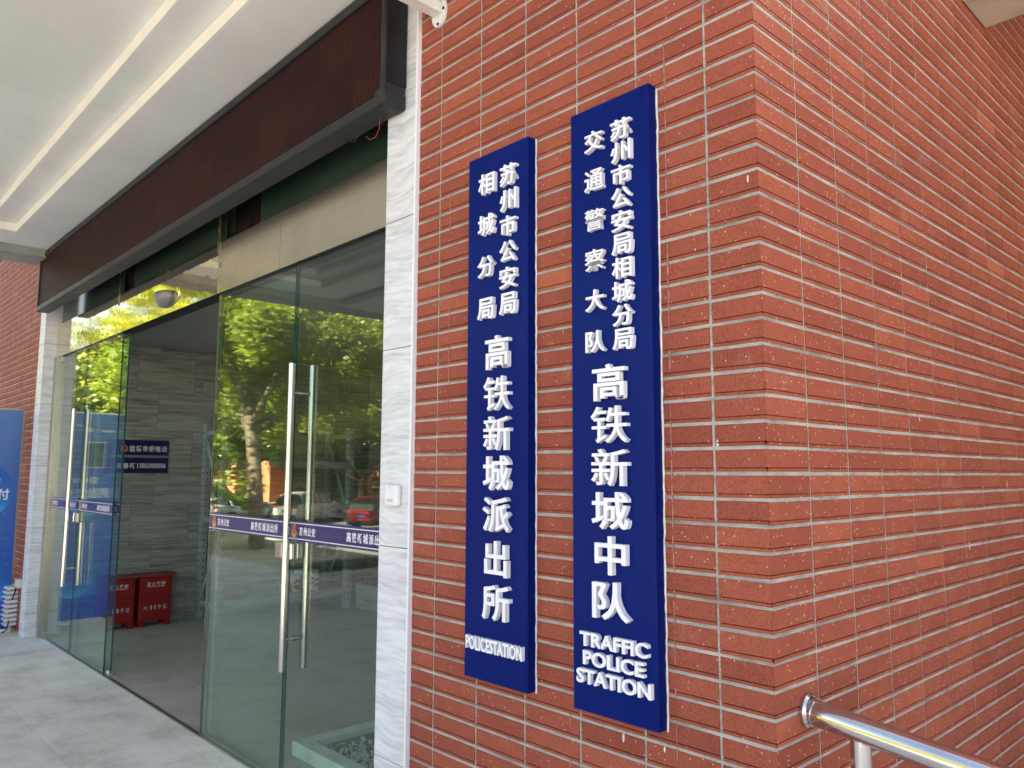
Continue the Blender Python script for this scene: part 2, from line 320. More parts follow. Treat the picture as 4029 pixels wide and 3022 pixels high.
# ------------------------------------------------------------------ mesh helpers
def tag(o, label=None, cat=None, group=None, kind=None):
    if label: o['label'] = label
    if cat: o['category'] = cat
    if group: o['group'] = group
    if kind: o['kind'] = kind
    return o
def empty(name, loc, label, cat, group=None, rz=0):
    o = bpy.data.objects.new(name, None); C.objects.link(o); o.location = loc; o.rotation_euler.z = rz
    o.empty_display_size = .2
    return tag(o, label, cat, group)
class MB:
    """collects solids in world (or local) coordinates and links them as one mesh"""
    def __init__(s): s.v = []; s.f = []; s.mi = []; s.sm = []
    def add(s, verts, faces, mi=0, smooth=False):
        b = len(s.v); s.v += [tuple(v) for v in verts]
        for f in faces: s.f.append(tuple(i+b for i in f)); s.mi.append(mi); s.sm.append(smooth)
        return s
    def box(s, x0, x1, y0, y1, z0, z1, bev=0, mi=0):
        x0, x1 = sorted((x0, x1)); y0, y1 = sorted((y0, y1)); z0, z1 = sorted((z0, z1))
        if not bev:
            v = [(x, y, z) for x in (x0, x1) for y in (y0, y1) for z in (z0, z1)]
            return s.add(v, [(0, 1, 3, 2), (4, 6, 7, 5), (0, 4, 5, 1), (2, 3, 7, 6), (0, 2, 6, 4), (1, 5, 7, 3)], mi)
        bm = bmesh.new(); bmesh.ops.create_cube(bm, size=1)
        for v in bm.verts: v.co = ((x0+x1)/2+v.co.x*(x1-x0), (y0+y1)/2+v.co.y*(y1-y0), (z0+z1)/2+v.co.z*(z1-z0))
        bmesh.ops.bevel(bm, geom=bm.edges[:], offset=bev, segments=2, affect='EDGES', profile=.5)
        return s.bm(bm, mi)
    def bm(s, bm, mi=0, smooth=False):
        bm.verts.index_update(); s.add([v.co[:] for v in bm.verts], [[v.index for v in f.verts] for f in bm.faces], mi, smooth); bm.free(); return s
    def tube(s, pts, r, n=12, mi=0, cap=True):
        pts = [Vector(p) for p in pts]; rs = r if isinstance(r, (list, tuple)) else [r]*len(pts)
        rings = []; ref = None
        for i, p in enumerate(pts):
            d = (pts[min(i+1, len(pts)-1)]-pts[max(i-1, 0)]).normalized()
            if ref is None: ref = d.orthogonal().normalized()
            a = (ref-d*ref.dot(d)).normalized(); ref = a; b = d.cross(a)
            rings.append([p+(a*math.cos(t*2*PI/n)+b*math.sin(t*2*PI/n))*rs[i] for t in range(n)])
        v = [q for r_ in rings for q in r_]; f = []
        for i in range(len(pts)-1):
            for t in range(n): f.append((i*n+t, i*n+(t+1) % n, (i+1)*n+(t+1) % n, (i+1)*n+t))
        s.add(v, f, mi, True)
        if cap:
            s.add(rings[0][::-1], [tuple(range(n))], mi); s.add(rings[-1], [tuple(range(n))], mi)
        return s
    def disc(s, c, ax, r, th, n=32, mi=0):
        a = Vector(ax).normalized(); return s.tube([Vector(c), Vector(c)+a*th], r, n, mi)
    def prism(s, poly, axis, a0, a1, mi=0):
        """poly in the two other axes (in xyz order), extruded along axis"""
        def P(p, a): return {'x': (a, p[0], p[1]), 'y': (p[0], a, p[1]), 'z': (p[0], p[1], a)}[axis]
        n = len(poly); v = [P(p, a0) for p in poly]+[P(p, a1) for p in poly]
        f = [tuple(range(n))[::-1], tuple(range(n, 2*n))]+[(i, (i+1) % n, n+(i+1) % n, n+i) for i in range(n)]
        return s.add(v, f, mi)
    def build(s, name, mats, parent=None, recalc=True, auto=False):
        me = bpy.data.meshes.new(name); me.from_pydata(s.v, [], s.f)
        mats = mats if isinstance(mats, (list, tuple)) else [mats]
        for m_ in mats: me.materials.append(m_)
        if any(s.mi): me.polygons.foreach_set('material_index', s.mi)
        me.polygons.foreach_set('use_smooth', s.sm)
        if recalc:
            bm = bmesh.new(); bm.from_mesh(me); bmesh.ops.recalc_face_normals(bm, faces=bm.faces[:]); bm.to_mesh(me); bm.free()
        me.update()
        o = bpy.data.objects.new(name, me); C.objects.link(o)
        if parent: attach(o, parent)
        return o
def attach(o, parent):
    o.parent = parent
    o.matrix_parent_inverse = Matrix.Translation(-wloc(parent))
def wloc(o):
    l = o.location.copy()
    return l
def thing(name, mb, mat, label, cat, group=None, kind=None):
    return tag(mb.build(name, mat), label, cat, group, kind)
# text: the default font, made bold, as a mesh
def text_mb(txt, size, frame, bold=.0, depth=.002, sx=1.0, align='CENTER', bevel=0.0):
    """frame(tx, ty, tz) -> world; centred on the glyphs' own box"""
    cu = bpy.data.curves.new('t', 'FONT'); cu.body = txt; cu.size = size; cu.offset = bold*size; cu.extrude = depth/2
    cu.resolution_u = 4; cu.align_x = 'LEFT'
    if bevel: cu.bevel_depth = bevel
    o = bpy.data.objects.new('t', cu); C.objects.link(o); bpy.context.view_layer.update()
    me = bpy.data.meshes.new_from_object(o.evaluated_get(bpy.context.evaluated_depsgraph_get()))
    bpy.data.objects.remove(o); bpy.data.curves.remove(cu)
    co = np.array([v.co[:] for v in me.vertices])
    f = [tuple(p.vertices) for p in me.polygons]; bpy.data.meshes.remove(me)
    if len(co) == 0: return MB()
    lo, hi = co.min(0), co.max(0); c = (lo+hi)/2
    if align == 'LEFT': c[0] = lo[0]
    mb = MB(); mb.add([frame((x-c[0])*sx, y-c[1], z+depth/2) for x, y, z in co], f); mb.w = (hi[0]-lo[0])*sx; mb.h = hi[1]-lo[1]
    return mb
def fy(x, y, z): return lambda a, b, c: (x+a, y-c, z+b)        # on a wall that faces -y
def fx(x, y, z): return lambda a, b, c: (x+c, y+a, z+b)        # on a wall that faces +x
def fit_text(txt, frame, wid, hei, bold, depth):
    """text stretched to a measured box"""
    t = text_mb(txt, 1.0, lambda a, b, c: (a, b, c), bold, 1.0)
    v = np.array(t.v); sw = wid/t.w; sh = hei/t.h
    mb = MB(); mb.add([frame(a*sw, b*sh, c*depth) for a, b, c in v], t.f); return mb

# ------------------------------------------------------------------ the setting
def sheet(name, x0, x1, y0, y1, z, mat, n=1):
    mb = MB(); mb.add([(x0, y0, z), (x1, y0, z), (x1, y1, z), (x0, y1, z)], [(0, 1, 2, 3)])
    return tag(mb.build(name, mat, recalc=False), kind='structure')
ZG = -1.2
GL = 900
sheet('ground', -GL, GL, -GL, GL, ZG, M['asphalt'])
sheet('road', -70, 60, -16.5, -7.2, ZG+.004, M['road_light'])
mb = MB().box(-40, 5.0, -4.2, 12, ZG-.05, 0)
tag(mb.build('entrance_platform', M['floor']), kind='structure')
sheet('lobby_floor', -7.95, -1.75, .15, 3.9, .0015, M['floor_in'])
mb = MB()
for i in range(7): mb.box(-40, 5.0, -4.2-(i+1)*.3, -4.2-i*.3-.001, ZG-.05, -(i+1)*.17)
tag(mb.build('entrance_steps', M['concrete']), kind='structure')

# ------------------------------------------------------------------ station building
WB = -0.0022                       # mortar plane lies this far behind the tile faces
PITCH_Z, ROW0, BW, U0, V0, J = .07, 2.747, .25387, .1624, .2354, .0091
bld = empty('station_building', (-4, 3, 0), 'two storey red tiled station building with the glass entrance and the outer corner', 'building')
prof = [(0, -.0050), (0, -.0003), (.0085, -.0003), (.0090, -.0070), (.0113, -.0070), (.0118, .0002), (.0556, .0002), (.0600, -.0010), (.0606, -.0050)]
def tiles(name, frame, cols, nlo, nhi, seed, end_flush=(), parent=bld, JV=.0086):
    """frame(u, out, z); cols = list of (u0, u1, flush0, flush1)"""
    rnd = random.Random(seed)
    V, F, tone = [], [], []
    npf = len(prof)
    for r in range(nlo, nhi):
        zb = ROW0-PITCH_Z*(r+1)+J/2
        for ci, (a, b) in enumerate(cols):
            sgn = 1 if b > a else -1
            a_ = a+sgn*(JV/2+rnd.uniform(-.0008, .0008)) if not (ci == 0 and 'a' in end_flush) else a+sgn*rnd.uniform(.0003, .0016)
            b_ = b-sgn*(JV/2+rnd.uniform(-.0008, .0008))
            do = rnd.uniform(-.0003, .0003); tl = rnd.uniform(-.0003, .0003); dz = rnd.uniform(-.0007, .0007); rz_ = rnd.uniform(-.0007, .0007)
            t = min(1, max(0, rnd.gauss(.5, .15))); base = len(V)
            if rnd.random() < .03: t = min(1, t+.35)
            for u, s_ in ((a_, -1), (b_, 1)):
                for z, d in prof:
                    V.append(frame(u, d+do+s_*tl if d > -.0045 or d < -.006 else d, zb+z+dz+rz_*s_))
            for i in range(npf-1):
                F.append((base+i, base+npf+i, base+npf+i+1, base+i+1)); tone.append(t)
            F.append(tuple(base+i for i in range(npf))); tone.append(t)
            F.append(tuple(base+npf+i for i in range(npf))[::-1]); tone.append(t)
    mb = MB(); mb.add(V, F)
    o = mb.build(name, M['brick'], parent)
    at = o.data.attributes.new('tone', 'FLOAT', 'FACE'); at.data.foreach_set('value', tone)
    return o
FR = lambda u, d, z: (u, -d, z)
SR = lambda u, d, z: (d, u, z)
NLO, NHI = -22, 39
colsF = [(0, -U0)]+[(-U0-i*BW, -U0-(i+1)*BW) for i in range(6)]
colsF[-1] = (colsF[-1][0], -1.585+J/2)
colsF = [c for c in colsF if abs(c[1]-c[0]) > .03 and c[0] > -1.58]
tiles('brick_wall', FR, colsF, NLO, NHI, 3, 'a')
colsS = [(0, V0)]+[(V0+i*BW, V0+(i+1)*BW) for i in range(24)]
tiles('brick_wall', SR, colsS, NLO, NHI, 4, 'a', JV=.0078)
colsL = [(-8.18-i*BW, -8.18-(i+1)*BW) for i in range(14)]
tiles('brick_wall', FR, colsL, NLO, NHI, 5)
# mortar beds and wall bodies
MB().box(-.012, -1.62, .012, .30, 0, 4.32).box(-.012, -.30, .30, 6.4, 0, 4.32).build('wall_core', M['mortar'], bld)
MB().box(-8.165, -12, .012, .30, 0, 4.32).build('wall_core', M['mortar'], bld)
MB().box(-34, -.004, .004, 12, 4.324, 9.2).build('upper_wall', M['brick'], bld)
MB().box(-34.3, .3, -.3, 12.3, 9.203, 9.5).build('roof', M['concrete'], bld)
MB().box(-34, -12.004, .0, 12, 0, 4.32).build('side_wall', M['brick'], bld)
MB().box(-12, -8.3, 6.0, 12, 0, 4.32).box(-8.3, -.3, 6.0, 12, 0, 4.32).build('rear_wall', M['white_wall'], bld)
def joints(u_lo, u_hi, us, frame, dv=.0002):
    mb = MB()
    def bx(a, b, d, z0, z1):
        P, Q = frame(a, -.0118, z0), frame(b, d, z1); mb.box(P[0], Q[0], P[1], Q[1], z0, z1)
    for n in range(NLO, NHI+1):
        z = ROW0-PITCH_Z*n
        bx(u_lo, u_hi, -.0022, z-.0062, z+.0062)
    for u in us: bx(u-.0062, u+.0062, -.0022-dv, ROW0-PITCH_Z*NHI, ROW0-PITCH_Z*NLO)
    mb.build('mortar_joints', M['mortar'], bld)
joints(-1.62, -.0022, [c[1] for c in colsF if c[1] > -1.57], FR)
joints(-11.7, -8.165, [c[1] for c in colsL], FR)
joints(.0120, 6.3, [c[1] for c in colsS], SR, -.0006)
# marble pilasters either side of the entrance, with cut joints
def pilaster(xa, xb, joints):
    zs = [0]+joints+[3.795]; mb = MB()
    for a, b in zip(zs, zs[1:]): mb.box(xa, xb, -.02, .30, a+.0012, b-.0012, .0025)
    mb.box(xa+.004, xb-.004, -.016, .28, 0, 3.79, mi=1)
    return mb.build('marble_pilaster', [M['marble'], M['dark_stone']], bld)
pilaster(-1.797, -1.588, [.472, 1.318, 2.152, 2.72, 3.294])
pilaster(-8.165, -7.955, [.234, .438, 1.06, 1.68, 2.3, 2.92])
MB().box(-1.588, -1.5775, -.0215, .02, 0, 3.79, .003).build('pilaster_edge_trim', M['letter'], bld)
# interior shell of the lobby
MB().box(-8.16, -7.95, .302, 6, 0, 3.6).build('lobby_wall', M['marble_in'], bld)
MB().box(-7.948, -1.75, 3.87, 6, 0, 3.6).build('lobby_wall', M['marble_in'], bld)
MB().box(-1.748, -.302, .302, 5.99, 0, 3.6).build('lobby_wall', M['marble_in'], bld)
MB().box(-7.948, -1.75, .25, 3.868, 3.0, 3.6).build('lobby_ceiling', M['paint_in'], bld)
MB().box(-8.16, -.302, .02, 6, 3.802, 4.318).build('lintel_wall', M['concrete'], bld)
# low marble clad ledge with a dark slab on top
mb = MB().box(-7.3, -1.76, 3.32, 3.862, 0, .30); mb.box(-7.3, -1.76, 3.30, 3.862, .302, .335, .004, mi=1)
mb.build('stone_ledge', [M['marble_in'], M['dark_stone']], bld)
# canopy over the entrance: flat soffit with a two step tray
CX0, CX1, CY1 = -7.6, -1.05, -2.88
SO = 3.80
def frame_ring(mb, x0, x1, y0, y1, X0, X1, Y0, Y1, z0, z1, mi=0):
    """slab between the outer rectangle and the hole"""
    mb.box(x0, x1, y0, Y0, z0, z1, mi=mi); mb.box(x0, x1, Y1, y1, z0, z1, mi=mi); mb.box(x0, X0, Y0, Y1, z0, z1, mi=mi); mb.box(X1, x1, Y0, Y1, z0, z1, mi=mi)
can = empty('entrance_canopy', (-4, -1.5, 3.8), 'flat white canopy soffit with a stepped tray over the glass entrance', 'canopy')
mb = MB(); frame_ring(mb, CX0, CX1, CY1, -.003, -7.13, CX1-.47, -2.41, -.48, SO, SO+.072); mb.build('soffit', M['soffit'], can)
mb = MB(); frame_ring(mb, -7.13, CX1-.47, -2.41, -.48, -6.93, CX1-.67, -2.21, -.68, SO+.0745, SO+.145)
mb.box(-6.928, CX1-.672, -2.208, -.682, SO+.147, SO+.2); mb.build('soffit', M['soffit'], can)
mb = MB(); t_ = .0025
for (x0, x1, y0, y1, z) in ((-7.13, CX1-.47, -2.41, -.48, SO), (-6.93, CX1-.67, -2.21, -.68, SO+.0745)):
    z1 = z+.0725
    mb.box(x0, x1, y1-.006, y1+.0, z+.001, z1); mb.box(x0, x1, y0, y0+.006, z+.001, z1)
    mb.box(x0, x0+.006, y0+.0065, y1-.0065, z+.001, z1); mb.box(x1-.006, x1, y0+.0065, y1-.0065, z+.001, z1)
mb.build('tray_edge', M['riser'], can)
mb = MB().box(-8.0, -7.603, -4.3, -.003, 3.72, 4.32).box(-7.6, CX1, -3.05, -2.884, 3.76, 4.32).box(-7.6, CX1, -2.882, -.003, SO+.22, 4.32)
mb.build('canopy_beam', M['concrete'], can)
# side canopy beam and roof over the far end of the right hand wall
sc_ = empty('side_canopy', (1.5, 3.5, 3.8), 'rough concrete beam and roof jutting from the upper right brick wall', 'canopy')
MB().box(.004, 4.6, 1.884, 2.205, 3.778, 4.16, .004).build('beam', M['board_form'], sc_)
MB().box(.004, 4.6, 1.70, 6.3, 4.163, 4.33).build('roof_slab', M['concrete'], sc_)  # reach out of view chosen to hold down sky light on the side wall
MB().box(.004, 4.6, 6.0, 6.3, ZG, 4.16).build('shade_wall', M['brick'], sc_)  # unseen wall, added to darken the brick below the side roof
MB().box(4.3, 4.6, 5.6, 5.99, ZG, 4.16).build('added_column', M['concrete'], sc_)  # unseen, added with the wall behind it to close off the side porch

# ------------------------------------------------------------------ glass entrance
GY = .13
ent = empty('glass_entrance', (-4.88, GY, 0), 'frameless glass sliding entrance between white marble pilasters under a steel band', 'entrance')
def pane(name, x0, x1, y, z0=.012, z1=2.785, seal=None):
    th = .006; mb = MB()
    v = [(x, yy, z) for x in (x0, x1) for yy in (y-th, y+th) for z in (z0, z1)]
    mb.add(v, [(0, 4, 5, 1), (2, 3, 7, 6)], 0); mb.add(v, [(0, 1, 3, 2), (4, 6, 7, 5), (0, 2, 6, 4), (1, 5, 7, 3)], 1)
    if seal is not None:
        mb.box(x0-.006, x0-.0005, y-th-.001, y+th+.001, z0, z1, mi=2)
    o = mb.build(name, [M['glass'], M['glass_edge'], M['edge_seal']], ent); return o
pA = pane('swing_door', -7.93, -6.925, GY)
pB = pane('fixed_pane', -6.918, -5.91, GY)
pC = pane('sliding_door', -6.88, -5.875, GY+.042)
qC = pane('sliding_door', -3.965, -2.95, GY+.042)
qB = pane('fixed_pane', -3.935, -2.894, GY, seal=True)
qA = pane('swing_door', -2.887, -1.80, GY)
def sub(mb, name, mat, parent):
    o = mb.build(name, mat); attach2(o, parent); return o
def attach2(o, parent):
    o.parent = parent
    off = parent.location.copy()
    if parent.parent: off = Vector((0, 0, 0))
    o.matrix_parent_inverse = Matrix.Translation(-off)
def handle(door, x, z0, z1):
    mb = MB()
    for y in (GY-.062, GY+.062): mb.tube([(x, y, z0), (x, y, z1)], .0175, 20)
    for z in (z0+.158, z1-.158): mb.tube([(x, GY-.062, z), (x, GY+.062, z)], .009, 12).tube([(x, GY-.016, z), (x, GY+.016, z)], .014, 16)
    sub(mb, 'pull_handle', M['steel'], door)
    mb = MB()
    for z in (z0+.20, z1-.33):
        pass
handle(qA, -2.795, .605, 2.206); handle(pA, -7.03, .585, 2.203)
for door, xl, xr in ((qA, -2.868, -2.80), (pA, -7.00, -6.945)):
    mb = MB().box(xl, xr, GY-.032, GY-.0065, 1.165, 1.252, .006).box(xl+.002, xr-.002, GY+.0065, GY+.03, 1.167, 1.25, .006)
    mb.disc(((xl+xr)/2, GY-.032, 1.21), (0, -1, 0), .011, .004, 16)
    sub(mb, 'door_lock', M['polish'], door)
for door, xl, xr in ((qB, -2.985, -2.905), (pB, -6.905, -6.83)):
    sub(MB().box(xl, xr, GY-.03, GY-.0065, 1.163, 1.252, .006).box(xl, xr, GY+.0065, GY+.03, 1.163, 1.252, .006), 'lock_keeper', M['steel_dull'], door)
sub(MB().box(-1.985, -1.80, GY-.024, GY+.024, 2.722, 2.779, .003), 'patch_fitting', M['steel_dull'], qA)
sub(MB().box(-1.985, -1.80, GY-.024, GY+.024, .003, .055, .003), 'patch_fitting', M['steel_dull'], qA)
sub(MB().box(-7.93, -7.75, GY-.024, GY+.024, .003, .055, .003), 'patch_fitting', M['steel_dull'], pA)
sub(MB().box(-7.93, -7.75, GY-.024, GY+.024, 2.722, 2.779, .003), 'patch_fitting', M['steel_dull'], pA)
MB().box(-5.955, -5.885, GY+.028, GY+.06, .002, .03, .003).build('floor_guide', M['white_plastic'], ent)
# navy safety film on each pane, printed
def emblem_mb(x, z, h, y):
    """oval police style badge: gold wreath, crimson shield, gold motif"""
    g = MB(); r = MB(); k = MB()
    w_ = h*.40
    def oval(mb, cx, cz, a, b, yy, n=24, t0=0, t1=2*PI):
        pts = [(cx+a*math.cos(t0+(t1-t0)*i/n), yy, cz+b*math.sin(t0+(t1-t0)*i/n)) for i in range(n)]
        mb.add(pts, [tuple(range(n))])
    oval(g, x, z-.16*h, w_*.95, h*.34, y); oval(g, x, z+.10*h, w_*.72, h*.40, y-.0001)
    oval(r, x, z+.08*h, w_*.55, h*.32, y-.0004)
    for i in range(5):
        a = PI/2+(i-2)*.75; g.box(x+math.cos(a)*w_*.36-.0012, x+math.cos(a)*w_*.36+.0012, y-.0008, y-.0006, z+.10*h+math.sin(a)*h*.20-.0012, z+.10*h+math.sin(a)*h*.20+.0012)
    g.box(x-w_*.3, x+w_*.3, y-.0009, y-.0007, z-.04*h, z+.02*h); g.box(x-w_*.16, x+w_*.16, y-.0009, y-.0007, z+.02*h, z+.10*h)
    return g, r
def band(door, x0, x1, y, units, z0=1.263, z1=1.369):
    yf = y-.0075
    o = sub(MB().box(x0, x1, yf, y-.0063, z0, z1), 'safety_film', M['navy'], door)
    wl = MB(); tx = MB(); gl = MB(); rd = MB(); ln = MB()
    for z in (z0+.0125, z1-.0125): wl.box(x0, x1, yf-.0008, yf-.0002, z-.0022, z+.0022)
    zc = (z0+z1)/2
    for u in units:                      # u = left end of one printed unit, .95 m long
        g, r = emblem_mb(u+.055, zc, .072, yf-.0004)
        gl.add(g.v, g.f); rd.add(r.v, r.f)
        for i, ch in enumerate('苏州公安'):
            t = fit_text(ch, fy(u+.130+i*.043, yf-.0002, zc), .036, .044, .02, .0006); tx.add(t.v, t.f)
        for i, ch in enumerate('高铁新城派出所'):
            t = fit_text(ch, fy(u+.600+i*.049, yf-.0002, zc), .040, .048, .02, .0006); tx.add(t.v, t.f)
        for dz, a, b in ((.008, .33, .53), (-.004, .31, .55), (-.012, .35, .54)): ln.box(u+a, u+b, yf-.0007, yf-.0002, zc+dz-.0007, zc+dz+.0007)
        for a in (.31, .335, .375, .50, .525, .55): ln.box(u+a-.0007, u+a+.0007, yf-.0007, yf-.0002, zc-.014, zc+.012)
    wl.build('t', M['letter']); bpy.data.objects.remove(bpy.data.objects['t'])
    for name, b_, m_ in (('border_line', wl, M['letter']), ('lettering', tx, M['letter']), ('badge', gl, M['gold']), ('badge_shield', rd, M['crimson']), ('circuit_line', ln, M['line_purple'])):
        if b_.v:
            # the film's print goes into one mesh with the film (three levels at most)
            pass
    mats = [M['navy'], M['letter'], M['letter'], M['gold'], M['crimson'], M['line_purple']]
    allb = MB().box(x0, x1, yf, y-.0063, z0, z1)
    for i, b_ in enumerate((wl, tx, gl, rd, ln), 1): allb.add(b_.v, b_.f, i)
    bpy.data.objects.remove(o)
    sub(allb, 'safety_film', mats, door)
band(qB, -3.932, -2.896, GY, [-3.915])
band(qA, -2.885, -1.802, GY, [-2.868])
band(pA, -7.92, -6.927, GY, [-7.905])
band(pB, -6.916, -5.912, GY, [-6.905])
band(pC, -6.87, -5.88, GY+.042, [-6.84])
# stainless header band in plates, with stains and old tape
hx = [-7.95, -5.98, -3.93, -3.055, -1.80]
for i, (a, b) in enumerate(zip(hx, hx[1:])): MB().box(a+.001, b-.001, .10, .106, 2.782, 3.118).build('header_plate', M['header'] if i < 2 else M['header_satin'], ent)
MB().box(-7.95, -1.80, .108, .25, 2.80, 3.10).build('header_box', M['black'], ent)
MB().box(-7.95, -1.80, .1065, .115, 2.7825, 2.798).build('header_lip', M['grey_metal'], ent)
MB().box(-7.95, -7.87, .085, .112, 0, 2.78).box(-7.87, -7.845, .10, .16, 0, 2.78).build('jamb', M['steel_dull'], ent)
MB().box(-1.83, -1.797, .20, .24, 0, 2.78).build('jamb', M['steel_dull'], ent)
mb = MB()
for a, b in ((-7.94, -5.99), (-5.72, -3.905), (-3.385, -1.80)): mb.box(a, b, .128, .14, 3.119, 3.79)
mb.build('transom_pane', M['transom_glass'], ent)
M['recess'] = plain('brown_recess', (.022, .014, .008), .4, 0, .2, 5)
for a, b, c, d in ((-3.898, -3.39, .19, .24), (-5.98, -5.725, .19, .24), (-3.62, -3.61, .17, .189)): MB().box(a, b, c, d, 3.119, 3.79).build('transom_recess', M['recess'], ent)
rr = random.Random(5)
def strip(x, z0, z1, wd):
    mb = MB(); z = z0
    while z < z1:
        h_ = rr.uniform(.02, .05); z2 = min(z1, z+h_); q = rr.random()
        a = x-wd/2+rr.uniform(0, .01); b = x+wd/2-rr.uniform(0, .01)
        mb.box(a, b, .0965, .0995, z, z2-.0003, mi=1 if q < .4 else 0); z = z2
    mb.build('tape_residue', [M['steel_dull'], M['brown']], ent)
strip(-3.925, 3.05, 3.4, .045); strip(-5.985, 3.02, 3.4, .035)
mb = MB()
for x, z, w_, h_ in ((-3.89, 2.965, .004, .035), (-3.89, 2.985, .014, .003), (-4.85, 3.10, .018, .028), (-4.1, 2.93, .006, .012)): MB().box(x-w_/2, x+w_/2, .0975, .0995, z-h_/2, z+h_/2).build('rust_mark', M['brown'], ent)
MB().box(-7.94, -1.80, .117, .143, .0008, .011).build('threshold', M['steel_dull'], ent)
MB().box(-7.86, -7.45, -.02, .12, .001, .004).build('floor_plate', M['kerb_stone'], ent)
# motion sensor on the header
s_ = bmesh.new(); bmesh.ops.create_uvsphere(s_, u_segments=32, v_segments=20, radius=1)
for v in s_.verts:
    x, y, z = v.co; z = min(z, .35)
    v.co = (-4.868+x*.135, .10+min(0, y)*.075, 2.915+z*.085)
MS = MB().bm(s_, 0, True)
o = thing('motion_sensor', MS, plain('grey_housing', (.20, .20, .19), .35, .3), 'grey half bowl motion sensor fixed to the middle of the steel header', 'sensor')
q = MB()
for i in range(9):
    a = -.28+i*.07
    q.tube([(-4.868+.03+.03*i/8, .10-.0755*math.sqrt(max(0, 1-(.15)**2-((i/8)*.9)**2)), 2.944-i*.0095) for i in range(9)], .0022, 6) if i == 0 else None
attach(q.build('housing_seam', M['black']), o)

# ------------------------------------------------------------------ dot matrix display
led = empty('led_display', (-4.72, -.08, 3.5), 'long dark dot matrix display, switched off, above the glass entrance', 'display')
LX0, LX1, LY, LZ0, LZ1 = -7.80, -1.655, -.142, 3.20, 3.785
mb = MB()
mb.box(LX0, LX1, LY, -.024, LZ0, LZ0+.055, .012); mb.box(LX0, LX1, LY, -.024, LZ1-.05, LZ1, .006)
mb.box(LX1-.03, LX1, LY, -.024, LZ0+.056, LZ1-.051, .010); mb.box(LX0, LX0+.03, LY, -.024, LZ0+.056, LZ1-.051, .010)
mb.build('frame', M['grey_metal'], led)
MB().box(LX1+.0006, LX1+.003, LY+.014, -.026, LZ0+.10, LZ1-.04).build('end_plate', M['dark_metal'], led)
MB().box(LX1-.075, LX1+.004, LY-.003, -.022, LZ0-.003, LZ0+.075, .014).build('corner_cap', M['grey_metal'], led)
MB().box(LX0+.031, LX1-.031, LY+.012, -.03, LZ0+.056, LZ1-.051).build('lamp_face', M['led'], led)
MB().tube([(-1.80, -.06, 3.20), (-1.82, -.05, 3.165), (-1.88, -.03, 3.150), (-1.94, -.02, 3.160), (-1.98, -.02, 3.19)], .0018, 6).build('wire', M['crimson'], led)
MB().tube([(-1.90, -.07, 3.20), (-1.95, -.07, 3.17), (-2.02, -.06, 3.165), (-2.1, -.06, 3.2)], .003, 6).build('wire', M['black'], led)

# ------------------------------------------------------------------ the two blue signs
def sign(x0, x1, label, col_r, col_l, big, eng):
    z0, z1, yf = .899, 2.826, -.0415
    t = empty('blue_sign', ((x0+x1)/2, 0, z0), label, 'sign')
    MB().box(x0, x1, yf, -.0035, z0, z1, .0032).build('panel', M['sign_blue'], t)
    # ragged silicone bead along the wall side edges
    rb = random.Random(int(x0*100)); mb = MB()
    for xs in (x1+.003, x0-.003):
        z = z0-.004; pts = []; rs = []
        while z < z1+.004:
            pts.append((xs+rb.uniform(-.0012, .0010), -.0025+rb.uniform(-.001, .001), z)); rs.append(rb.uniform(.0026, .0042)); z += rb.uniform(.012, .03)
        mb.tube(pts, rs, 7)
    mb.build('silicone_bead', M['silicone'], t)
    def put(ch, x, z, w_, h_, dp=.017):
        fit_text(ch, fy(x, yf-.0012, z), w_, h_, {'警': .006, '察': .008, '通': .012, '铁': .004, '新': .010}.get(ch, .017), dp).build('character', M['letter'], t)
    for chars, x, za, zb, w_, h_ in (col_r, col_l):
        n = len(chars)
        for i, ch in enumerate(chars): put(ch, x, za+(zb-za)*i/(n-1), w_*FW.get(ch, 1), h_*FH.get(ch, 1))
    chars, x, zs, w_, h_ = big
    for ch, z in zip(chars, zs): put(ch, x, z, w_*FW.get(ch, 1), h_*FH.get(ch, 1), .019)
    for txt, xa, xb, z, h_ in eng:
        fit_text(txt, fy((xa+xb)/2, yf-.0012, z), xb-xa, h_, .030, .015).build('lettering', M['letter'], t)
FW = {'高': .90, '出': .84, '中': .84, '相': .98, '市': .95}
FH = {'市': .96, '中': 1.02}
sign(-.661, -.336, 'blue sign with white lettering ending in TRAFFIC POLICE STATION, nearer the corner',
     ('苏州市公安局相城分局', -.435, 2.705, 2.034, .079, .0655), ('交通警察大队', -.546, 2.700, 2.040, .079, .069),
     ('高铁新城中队', -.492, [1.906, 1.775, 1.644, 1.513, 1.379, 1.245], .144, .113),
     [('TRAFFIC', -.620, -.359, 1.120, .043), ('POLICE', -.607, -.374, 1.065, .043), ('STATION', -.634, -.350, 1.009, .044)])
sign(-1.196, -.868, 'blue sign with white lettering ending in POLICE STATION, beside the marble pilaster',
     ('苏州市公安局', -.955, 2.704, 2.226, .087, .078), ('相城分局', -1.074, 2.702, 2.225, .091, .079),
     ('高铁新城派出所', -1.0085, [2.057, 1.908, 1.766, 1.625, 1.480, 1.328, 1.178], .139, .122),
     [('POLICESTATION', -1.170, -.879, 1.026, .047)])

rq = random.Random(9)
M['glue'] = plain('dried_glue', (.40, .19, .15), .6, 0, .3, 40)
for xg, za, zb in ((-.306, .62, 2.95), (-1.36, 1.75, 2.75), (-.715, .70, .86)):
    z = za
    while z < zb:
        l_ = rq.uniform(.02, .07)
        if rq.random() < .62: MB().box(xg+rq.uniform(-.001, .001), xg+rq.uniform(.0018, .0045), -.0022, -.0004, z, z+l_).build('glue_trace', M['glue'], bld)
        z += l_+rq.uniform(.002, .02)
